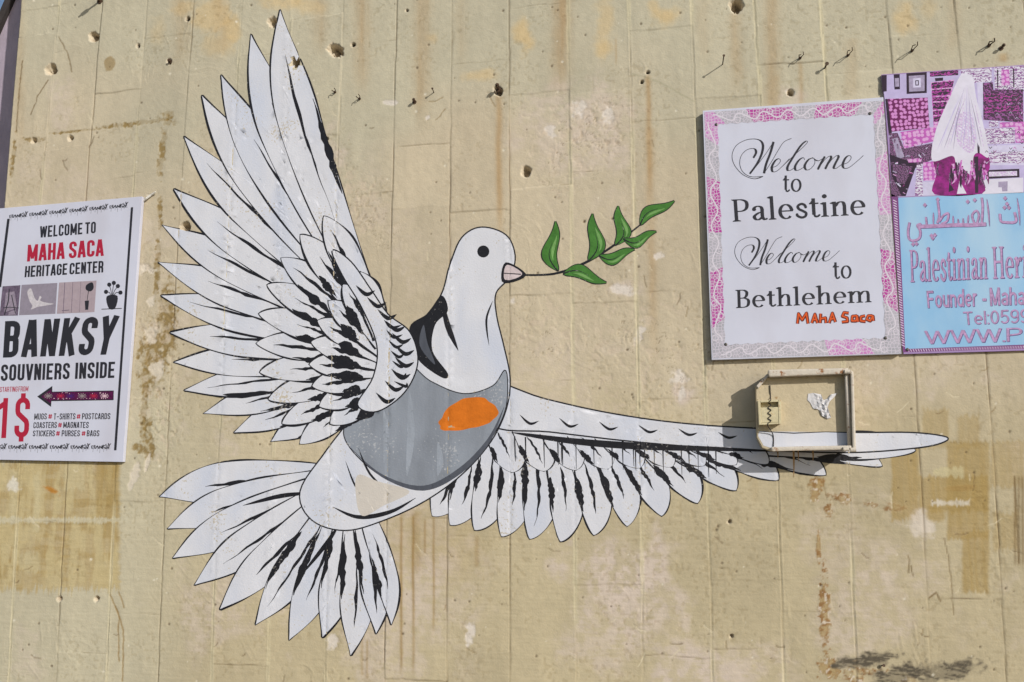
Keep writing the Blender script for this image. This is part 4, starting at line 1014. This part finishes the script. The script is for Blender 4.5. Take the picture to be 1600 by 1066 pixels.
# ------------------------------------------------------------------ heritage centre sign, right
zp = lambda x, y: (1370 + x / 4.635, 90 + y / 4.635)
zh = lambda x, y: (1390 + x / 4.1, 300 + y / 4.1)
c0 = at(1500, 552)
hs = empty('heritage_sign', 'blue sign with lilac lettering under a magenta photograph of textiles, right of the welcome sign', 'sign', (c0[0], 0, c0[2]))
Q = [(1377, 116.5), (1700, 94.5), (1728, 544), (1412, 553.5), (1382, 153)]
board('board', Q, .002, .013, hs, mat('board_lilac', alb(168, 140, 190), rough=.5))
TH_ = .0136
BLUE = mat('print_blue', alb(146, 194, 232), rough=.45, spec=.3, tone=alb(172, 206, 232), noise=.05, nscale=5)
edge_p = mat('print_purple', alb(128, 72, 132), rough=.5, noise=.2, nscale=90)
L2 = [('e', [[(1392.5, 303), (1404, 308), (1414, 540), (1720, 532), (1722, 541), (1411, 550.5)]]), ('b', [[(1403.5, 309), (1713, 296), (1722, 534), (1414.5, 545.5)]])]
fl = []
for k in range(58):
    t = k / 58; x, y = 1398.5 + 13 * t, 312 + 230 * t
    fl.append([(x - 3, y), (x + 2.4, y + 2.6), (x + 2.4, y + 4), (x - 3, y + 1.4)])
for k in range(76):
    x = 1418 + 4 * k; y = 548 - .030 * (x - 1418); fl.append([(x, y - 2.2), (x + 1.2, y - 2.2), (x + 3, y + 1.8), (x + 1.8, y + 1.8)])
sheet('panel', L2 + [('f', fl)], {'e': edge_p, 'b': BLUE, 'f': pc('braid_white', (222, 206, 226))}, hs, TH_)
# photograph
def textile(name, dark, light, scale, mode='dots'):
    m = mat(name, dark, rough=.5, spec=.3, noise=.25, nscale=60)
    t = m.node_tree; N, L = t.nodes, t.links; p = N['Principled BSDF']; src = p.inputs['Base Color'].links[0].from_socket
    g_ = N.new('ShaderNodeNewGeometry'); r = N.new('ShaderNodeMapRange')
    if mode == 'dots':
        v = N.new('ShaderNodeTexVoronoi'); v.voronoi_dimensions = '2D'; v.inputs['Scale'].default_value = scale; v.inputs['Randomness'].default_value = .5; mp = N.new('ShaderNodeMapping'); mp.inputs['Rotation'].default_value = (-math.pi / 2, 0, 0); L.new(g_.outputs['Position'], mp.inputs[0]); L.new(mp.outputs[0], v.inputs['Vector']); L.new(v.outputs['Distance'], r.inputs[0])
        r.inputs[1].default_value = .46; r.inputs[2].default_value = .34
    else:
        v = N.new('ShaderNodeTexWave'); v.inputs['Scale'].default_value = scale; v.inputs['Distortion'].default_value = 9; v.inputs['Detail'].default_value = 3; v.bands_direction = 'Z' if mode == 'rows' else 'DIAGONAL'
        v.inputs['Detail Scale'].default_value = 4
        L.new(g_.outputs['Position'], v.inputs['Vector']); L.new(v.outputs[1], r.inputs[0]); r.inputs[1].default_value = .55; r.inputs[2].default_value = .8
    mx = N.new('ShaderNodeMix'); mx.data_type = 'RGBA'; L.new(r.outputs[0], mx.inputs[0]); L.new(src, mx.inputs[6]); mx.inputs[7].default_value = (*light, 1); L.new(mx.outputs[2], p.inputs['Base Color']); return m
MG, MGL, DK, LI, WH_ = alb(150, 22, 128), alb(222, 170, 220), alb(46, 26, 50), alb(196, 184, 226), alb(226, 222, 238)
TM = {'bg': mat('photo_lilac', LI, rough=.5, noise=.12, nscale=30), 'dots': textile('photo_dotted', alb(112, 12, 92), alb(214, 140, 208), 62), 'rows': textile('photo_rows', DK, alb(178, 60, 160), 22, 'rows'), 'zig': textile('photo_zigzag', alb(60, 20, 60), alb(150, 80, 150), 24, 'diag'),
      'wp': textile('photo_white_pattern', WH_, alb(140, 84, 150), 26, 'rows'), 'cl': mat('photo_cloak', WH_, rough=.5, noise=.10, nscale=26), 'sk': mat('photo_skirt', MG, rough=.5, noise=.75, nscale=34), 'dk': textile('photo_dark', DK, alb(140, 96, 140), 190), 'k': mat('photo_black', DK, rough=.5, noise=.3, nscale=40),
      'pk': textile('photo_pink', alb(198, 96, 190), MGL, 60), 'gl': mat('photo_grey', alb(172, 160, 190), rough=.5, noise=.3, nscale=60), 'em': textile('photo_embroidery', WH_, alb(206, 170, 222), 40, 'diag'), 'lw': mat('photo_pale', alb(214, 208, 236), rough=.5, noise=.15, nscale=40)}
zq = lambda *q: [zp(*p) for p in q]
PHL = [('bg', [zq((36, 130), (1500, 36), (1500, 955), (145, 1010))]),
 ('k', [zq((36, 128), (72, 126), (72, 245), (40, 250)), zq((214, 114), (362, 105), (362, 257), (216, 264)), zq((122, 122), (166, 120), (168, 230), (128, 232))]), ('gl', [zq((232, 134), (346, 126), (346, 242), (234, 248)), zq((130, 150), (160, 148), (162, 210), (134, 212))]), ('lw', [zq((262, 152), (318, 148), (320, 215), (264, 218))]),
 ('k', [zq((278, 166), (304, 164), (305, 202), (280, 204))]), ('lw', [zq((284, 172), (298, 171), (298, 196), (286, 197))]),
 ('dots', [zq((66, 300), (368, 290), (382, 508), (92, 540))]), ('k', [zq((60, 300), (78, 300), (112, 570), (88, 560))]),
 ('rows', [zq((384, 105), (590, 90), (590, 128), (386, 140))]), ('pk', [zq((392, 180), (560, 160), (500, 500), (412, 505))]), ('rows', [zq((398, 184), (558, 170), (548, 215), (400, 228)), zq((400, 236), (540, 224), (528, 270), (402, 280)), zq((404, 290), (520, 282), (512, 312), (404, 318)), zq((406, 328), (508, 320), (490, 372), (406, 380)), zq((408, 388), (480, 382), (474, 412), (408, 418)), zq((410, 426), (470, 422), (450, 462), (412, 468))]),
 ('k', [zq((420, 150), (480, 145), (480, 168), (424, 172))]), ('wp', [zq((610, 90), (832, 74), (832, 175), (610, 190))]), ('lw', [zq((725, 180), (770, 178), (765, 420), (740, 420))]),
 ('zig', [zq((768, 185), (840, 178), (845, 235), (1060, 230), (1060, 470), (772, 452))]), ('rows', [zq((775, 265), (1030, 262), (1030, 330), (778, 335)), zq((780, 350), (1030, 345), (1030, 400), (782, 404))]), ('wp', [zq((850, 72), (1500, 34), (1500, 215), (856, 236))]), ('k', [zq((870, 88), (880, 88), (880, 220), (872, 222)), zq((985, 80), (995, 80), (997, 215), (988, 216))]), ('pk', [zq((900, 90), (960, 86), (962, 200), (904, 205))]),
 ('zig', [zq((1070, 240), (1500, 215), (1500, 470), (1075, 470))]), ('wp', [zq((780, 515), (1000, 508), (1000, 622), (790, 628)), zq((810, 462), (880, 460), (880, 500), (815, 505))]), ('pk', [zq((890, 470), (1500, 455), (1500, 620), (1005, 618), (1000, 505), (890, 508))]), ('lw', [zq((800, 640), (1500, 610), (1500, 780), (815, 780))]), ('wp', [zq((810, 690), (1500, 660), (1500, 760), (815, 765))]),
 ('k', [zq((790, 815), (1032, 806), (1034, 868), (790, 880))]), ('em', [zq((812, 828), (1016, 822), (1016, 856), (812, 862))]), ('cl', [zq((775, 885), (1060, 870), (1060, 980), (765, 990))]), ('gl', [zq((880, 900), (948, 896), (946, 968), (908, 970), (905, 940), (880, 940))]), ('cl', [zq((1075, 780), (1500, 760), (1500, 955), (1080, 970))]),
 ('pk', [zq((170, 540), (430, 500), (436, 600), (200, 660))]), ('dk', [zq((92, 550), (150, 545), (200, 660), (400, 620), (405, 740), (330, 770), (280, 800), (205, 1004), (105, 1008))]), ('gl', [zq((110, 590), (150, 580), (200, 720), (150, 740))]), ('k', [zq((92, 700), (200, 740), (290, 770), (210, 1004), (180, 1004), (110, 860))]), ('dk', [zq((105, 770), (260, 790), (200, 920), (150, 900))]), ('pk', [zq((220, 735), (330, 728), (320, 756), (230, 762))]),
 ('wp', [zq((290, 780), (330, 770), (335, 1000), (275, 1003))]), ('pk', [zq((335, 760), (420, 750), (430, 890), (338, 892))]), ('lw', [zq((330, 900), (425, 900), (420, 1000), (335, 1002))]),
 ('sk', [[zp(*p) for p in smooth_path([(415, 740), (520, 700), (640, 760), (720, 690), (800, 700), (818, 800), (770, 880), (762, 985), (420, 992), (430, 850)], 4, True)]]),
 ('cl', [[zp(*p) for p in smooth_path([(600, 138), (640, 120), (695, 142), (720, 290), (768, 470), (812, 715), (740, 690), (700, 720), (690, 850), (620, 800), (575, 770), (545, 712), (400, 745), (430, 520), (520, 310)], 5, True)]]), ('em', [[zp(*p) for p in smooth_path([(600, 410), (680, 405), (720, 560), (690, 690), (600, 640), (570, 520)], 5, True)]]),
 ('k', [zq((580, 780), (625, 800), (640, 850), (600, 820)), zq((704, 720), (735, 715), (735, 980), (712, 982)), zq((726, 615), (745, 650), (745, 700), (730, 690)), zq((525, 900), (560, 960), (520, 975))]), ('cl', [zq((600, 890), (650, 985), (580, 988))])]
rf = random.Random(12)
for k in range(16):                      # folds of the printed cloak and skirt, stitching on the hangings
    u = k / 15; x0 = 625 + 50 * u; x1 = 440 + 340 * u
    PHL.append((('em', 'lw', 'gl')[k % 3] if k % 4 else 'bg', ribbon([zp(*q) for q in smooth_path([(x0, 190 + rf.uniform(0, 120)), ((x0 + x1) / 2 + rf.uniform(-12, 12), 440), (x1, 660 + rf.uniform(-30, 20))], 5)], taper(11, 1.5, .6))))
for k in range(26):
    x = rf.uniform(430, 800); y = rf.uniform(740, 860)
    PHL.append((rf.choice(('pk', 'k', 'dots', 'pk', 'dk')), ribbon([zp(x, y), zp(x + rf.uniform(-16, 16), y + 60), zp(x + rf.uniform(-25, 25), y + rf.uniform(80, 125))], [2.6, 3.6, .8])))
for k in range(60):
    x, y = rf.uniform(95, 370), rf.uniform(560, 980)
    if y > 800 and x > 260: continue
    PHL.append((rf.choice(('pk', 'gl', 'dk', 'lw', 'sk')), ribbon([zp(x, y), zp(x + rf.uniform(-30, 34), y + rf.uniform(-12, 26))], rf.uniform(.6, 2.2), False)))
for k in range(70):
    x, y = rf.uniform(780, 1066), rf.choice((rf.uniform(190, 450), rf.uniform(520, 620), rf.uniform(640, 760)))
    PHL.append((rf.choice(('pk', 'k', 'lw', 'sk', 'gl')), ribbon([zp(x, y), zp(x + 10, y + rf.choice((-14, 14))), zp(x + 22, y)], rf.uniform(.5, 1.2), False)))
sheet('photograph', PHL, TM, hs, TH_)
# relief-look lettering: lilac face over a darker offset
FACE = mat('letter_lilac', alb(190, 152, 196), rough=.5, noise=.45, nscale=70); SH = mat('letter_violet', alb(84, 60, 122), rough=.5)
def relief(name, polys, dx=1.1, dy=.9):
    sheet(name, [('s', [[(p[0] + dx, p[1] + dy) for p in q] for q in polys]), ('f', polys)], {'s': SH, 'f': FACE}, hs, TH_ + .0006)
relief('lettering', serif_text('Palestinian', zt(zh, (133, 578), (630, 556), (628, 345), (125, 372))))
relief('lettering', serif_text('Heri', zt(zh, (665, 556), (882, 547), (880, 342), (655, 352)), .02))
relief('lettering', sans_text('Founder', zt(zh, (245, 744), (560, 733), (560, 616), (236, 634)), .14, .09), .9, .8)
relief('lettering', sans_text('-', zt(zh, (596, 732), (620, 731), (618, 617), (594, 618)), .15, .07), .8, .7)
relief('lettering', sans_text('Maha', zt(zh, (645, 730), (866, 722), (866, 606), (640, 614)), .14, .09), .8, .7)
relief('lettering', sans_text('Tel:0599', zt(zh, (478, 852), (892, 838), (892, 748), (470, 768)), .11, .1), .7, .6)
relief('lettering', sans_text('WWW.P', zt(zh, (232, 974), (852, 956), (850, 868), (226, 890)), .105, .05), .9, .8)
AR = [([(128, 195), (118, 250), (125, 300), (155, 312), (190, 295), (196, 250), (178, 215), (200, 205)], 15), ([(180, 222), (300, 218), (420, 212), (520, 212), (618, 206)], 24), ([(238, 216), (232, 160)], 12), ([(305, 200), (318, 150), (308, 60)], 14), ([(318, 190), (345, 150), (376, 138), (368, 185), (330, 205)], 13), ([(280, 214), (280, 130)], 9),
      ([(408, 210), (406, 150)], 10), ([(440, 210), (438, 170)], 10), ([(472, 210), (470, 165)], 10), ([(500, 205), (505, 145)], 10), ([(545, 205), (528, 150), (556, 120), (572, 150), (560, 200)], 13), ([(590, 205), (596, 100), (590, 36)], 14), ([(640, 220), (632, 120), (622, 44)], 9),
      ([(706, 140), (712, 185), (740, 194), (808, 190), (800, 130)], 16), ([(834, 214), (828, 120), (816, 36)], 9)]
P = []
for p, w in AR:
    q = smooth_path([zh(*a) for a in p], 5); P += ribbon(q, taper(len(q), w / 4.1 * 1.0, .5) if w < 12 else w / 4.1)
for x, y in [(150, 335), (172, 332), (268, 280), (290, 276), (276, 296), (226, 84), (500, 62), (545, 52), (740, 40), (736, 100), (752, 76), (764, 100), (308, 48)]:
    P.append([zh(x - 13, y), zh(x, y - 15), zh(x + 13, y), zh(x, y + 15)])
relief('lettering', P, .8, .7)
screw(*zh(114, 1010), .013, hs)

# ------------------------------------------------------------------ metal meter cabinet
c0 = at(1262, 706)
mc = empty('meter_cabinet', 'shallow cream painted metal meter cabinet with rusty edges below the welcome sign', 'cabinet', (c0[0], 0, c0[2]))
def metal_tint(name, c, rust, amount, scale=26):
    m = mat(name, alb(*c), rough=.6, spec=.3, wear=(alb(126, 106, 80), 1.05), noise=.12, nscale=30, bump=.35, bscale=110)
    t = m.node_tree; N, L = t.nodes, t.links; p = N['Principled BSDF']; src = p.inputs['Base Color'].links[0].from_socket
    g_ = N.new('ShaderNodeNewGeometry'); n = N.new('ShaderNodeTexNoise'); n.inputs['Scale'].default_value = scale; n.inputs['Detail'].default_value = 8; n.inputs['Roughness'].default_value = .7; L.new(g_.outputs['Position'], n.inputs['Vector'])
    r = N.new('ShaderNodeMapRange'); r.inputs[1].default_value = amount; r.inputs[2].default_value = amount + .09; L.new(n.outputs[0], r.inputs[0])
    mx = N.new('ShaderNodeMix'); mx.data_type = 'RGBA'; L.new(r.outputs[0], mx.inputs[0]); L.new(src, mx.inputs[6]); mx.inputs[7].default_value = (*alb(*rust), 1); L.new(mx.outputs[2], p.inputs['Base Color']); return m
CB = metal_tint('cabinet_cream', (204, 189, 158), (156, 118, 72), .64); CR_ = metal_tint('cabinet_rail', (216, 206, 190), (150, 98, 50), .575, 34); CL = metal_tint('lock_cream', (216, 204, 166), (158, 104, 44), .60, 30)
CD = .085
front = [(1200, 583), (1328, 580), (1333, 702), (1206, 705), (1191, 700), (1183, 684), (1181, 604)]
b = MB(); b.prism(front, .002, CD); b.build('cabinet_body', CB, mc, bevel=.003)
sheet('painted_band', [('w', [[(1184.5, 681), (1186, 674), (1328, 676), (1331, 698), (1206, 700.5), (1193, 696.5)]]), ('k', ribbon([(1186, 674), (1240, 677), (1290, 675), (1328, 676)], [1.2, 1.8, 1.2, 1.6]))], {'w': WHITE, 'k': INK}, mc, CD + .0006, label='white and black strip where the painted wing crosses the cabinet')
# rails round three sides, standing proud of the door
def rail(quad, d0, d1): b = MB(); b.prism(quad, d0, d1); return b.build('frame_rail', CR_, mc, bevel=.0055)
rail([(1200, 578), (1326, 575), (1326, 584), (1202, 589)], CD + .0006, .130)
rail([(1329, 578), (1334, 581), (1338, 705), (1332.5, 705)], CD - .03, .132)
rail([(1205, 698.5), (1331, 696), (1331, 702.5), (1206, 705.5)], CD + .0006, .128)
b = MB(); b.prism([(1182, 603), (1198, 584.5), (1201, 588), (1185, 607)], CD + .0006, .10); b.build('corner_strap', CR_, mc, bevel=.002)
b = MB(); b.tube([Vector(at(1322.5, 585, .112)), Vector(at(1325, 640, .113)), Vector(at(1327.5, 696, .112))], .0075, 12); b.build('hinge_rod', CR_, mc, smooth=True)
for x, y in ((1324, 581), (1333, 703), (1322, 702)):
    b = MB(); c = Vector(at(x, y, .13)); b.tube([c + Vector((-.010, 0, 0)), c + Vector((.010, 0, 0))], .008, 10); b.build('hinge_knuckle', CR_, mc)
# lock box with a slot and a wavy wire
b = MB()
for q in ([(1184, 626), (1188, 626), (1190, 664), (1186, 664)], [(1216, 624.5), (1220.5, 624.5), (1220.5, 662.5), (1216.5, 662.5)], [(1188.2, 626), (1215.8, 624.7), (1215.8, 628), (1188.2, 629)], [(1189.6, 661), (1216.2, 660), (1216.2, 662.6), (1190, 664)]): b.prism(q, CD + .0006, .124)
lk = b.build('lock_box', CL, mc, bevel=.0015)
b = MB(); b.prism([(1188.5, 637), (1216, 636), (1216.3, 659.8), (1189.6, 660.8)], CD + .0006, .1225); b.build('lock_plate', CL, lk, bevel=.002)
b = MB(); b.prism([(1188.4, 629.2), (1215.8, 628.2), (1215.9, 635.8), (1188.5, 636.8)], CD + .0006, .097); b.build('slot_back', CL, lk)
wirem = mat('wire_dark', (.035, .03, .028), rough=.6)
b = MB(); pts_ = [at(1203, 602, CD + .003), at(1203.5, 612, CD + .003), at(1204, 622, CD + .003), at(1204, 626, .127)]
for k in range(9): pts_.append(at(1202 + (3 if k % 2 else -2), 629 + 4.1 * k, .1245 if k > 1 else .112))
pts_.append(at(1200, 666, .119)); pts_.append(at(1208, 680, CD + .004)); pts_.append(at(1208.5, 698, CD + .004))
pp = []
P3 = [np.array(p) for p in pts_]
for i in range(len(P3) - 1):
    a, b0, c, d = P3[max(i - 1, 0)], P3[i], P3[i + 1], P3[min(i + 2, len(P3) - 1)]
    for k in range(4):
        t = k / 4; pp.append(.5 * ((2 * b0) + (c - a) * t + (2 * a - 5 * b0 + 4 * c - d) * t * t + (-a + 3 * b0 - 3 * c + d) * t ** 3))
pp.append(P3[-1]); b.tube(pp, .0019, 8); b.build('wire', wirem, mc, smooth=True)
# torn scrap of paper stuck to the door
tp = mat('torn_paper', alb(222, 220, 222), rough=.8, noise=.1, nscale=60, bump=.4)
scr = [(1284 + (x - 1284) * 1.12, 634 + (y - 634) * 1.1) for x, y in [(1265, 617), (1272, 616), (1283, 618), (1286, 626), (1292, 624), (1297, 618), (1306, 616), (1301, 622), (1295, 628), (1292, 636), (1294, 642), (1297, 651), (1292, 653), (1284, 648), (1280, 640), (1272, 638), (1268, 630), (1264, 626)]]
rp = random.Random(2); ov2, tr2 = overlay([('p', [scr])], [(x + rp.uniform(-1, 1), y + rp.uniform(-1, 1)) for x in range(1264, 1308, 4) for y in range(614, 656, 4)])
vv = [at(v.x, v.y, CD + .0012 + .012 * (.5 + .5 * math.sin(v.x * .55 + v.y * .35)) * max(0, 1 - abs(v.x - 1290) / 22)) for v in ov2]
o = mesh_obj('torn_paper', vv, [tuple(t) for t in tr2['p']], tp, loc=at(1283, 640, CD)); tag(o, 'torn white paper scrap stuck on the cream metal cabinet', 'paper')
sd = o.modifiers.new('thick', 'SOLIDIFY'); sd.thickness = .0008

# ------------------------------------------------------------------ anchors and wires left in the wall
RUST = mat('rusty_iron', alb(84, 66, 52), rough=.75, noise=.4, nscale=120, bump=.5)
def anchor(x, y, L_, r_, kind, label, lean=(0, 0)):
    r_ *= .8; p = Vector(at(x, y)); p.y = -float(skin(p.x, p.z)); nm = {'bolt': 'anchor_bolt', 'wire': 'tie_wire', 'nail': 'nail'}[kind]
    b = MB(); tip = p + Vector((lean[0], -L_, lean[1]))
    if kind == 'bolt':
        b.tube([p + Vector((0, .012, 0)), p, tip], r_, 10); b.tube([p + (tip - p) * .62, p + (tip - p) * .84], r_ * 2.0, 6); b.tube([p + Vector((0, .003, 0)), p + Vector((0, -.003, 0))], r_ * 2.6, 14)
    elif kind == 'nail':
        b.tube([p + Vector((0, .012, 0)), p, tip], r_, 8); b.tube([tip, tip + (tip - p).normalized() * .002], r_ * 2.3, 10)
    else:
        for s in (-1, 1):
            b.tube([p + Vector((s * .004, .01, 0)), p + Vector((s * .005, -L_ * .3, .002)), p + Vector((s * .009 + lean[0] * .5, -L_ * .75, lean[1] * .5)), p + Vector((s * .004 + lean[0], -L_, lean[1] + s * .006))], r_ * .8, 7)
        b.tube([p + Vector((0, .008, 0)), p + Vector((0, -.008, 0))], r_ * 2.2, 8)
    o = b.build(nm, RUST, None, loc=p); tag(o, label, {'bolt': 'bolt', 'wire': 'wire', 'nail': 'nail'}[kind], 'ironwork left sticking out of the wall')
for a in [(156, 2, .11, .007, 'bolt', 'long thick bolt casting a long shadow at the top left of the wall'), (266, 97, .02, .005, 'bolt', 'short bolt in a pale chip, left of the raised wing tip'),
          (524, 145, .03, .0028, 'wire', 'bent tie wire below the largest crater'), (562, 155, .035, .003, 'wire', 'crooked tie wire right of the crater, above a flaked patch'), (648, 160, .03, .0045, 'bolt', 'stubby bolt close to a vertical joint, above the bird head'),
          (678, 145, .035, .0026, 'nail', 'thin nail above the bird head with a slanting shadow'), (779, 140, .05, .006, 'bolt', 'rusty bolt with a long brown rust streak running down'), (1129, 101, .075, .0028, 'nail', 'long thin nail above the welcome sign corner'),
          (1250, 92, .04, .0028, 'wire', 'twisted wire with a rust streak above the welcome sign'), (1289, 106, .03, .0042, 'nail', 'thick nail driven into a joint above the welcome sign'), (1325, 87, .055, .0026, 'wire', 'looped wire above the right half of the welcome sign'),
          (1425, 80, .06, .0028, 'wire', 'long looped wire above the framed picture on the heritage sign'), (1545, 72, .045, .0036, 'wire', 'rusty hooked wire above the heritage sign, beside a bolt'), (1564, 76, .03, .0042, 'bolt', 'dark bolt above the heritage sign, over a rust stain'),
          (1378, 1040, .012, .003, 'nail', 'small nail head amid the soot smears at lower right')]:
    anchor(*a, lean=(.004, .003))
p = Vector(at(228, 311)); b = MB(); b.tube([Vector(at(222, 316, .006)), Vector(at(229, 310, .012)), Vector(at(236, 305, .008)), Vector(at(243, 300, .014))], [.003, .0055, .005, .003], 8)
o = b.build('cable_tie', mat('white_plastic', alb(226, 222, 214), rough=.4), None, loc=p); tag(o, 'scrap of white plastic tie by the souvenir sign top corner', 'cable tie')
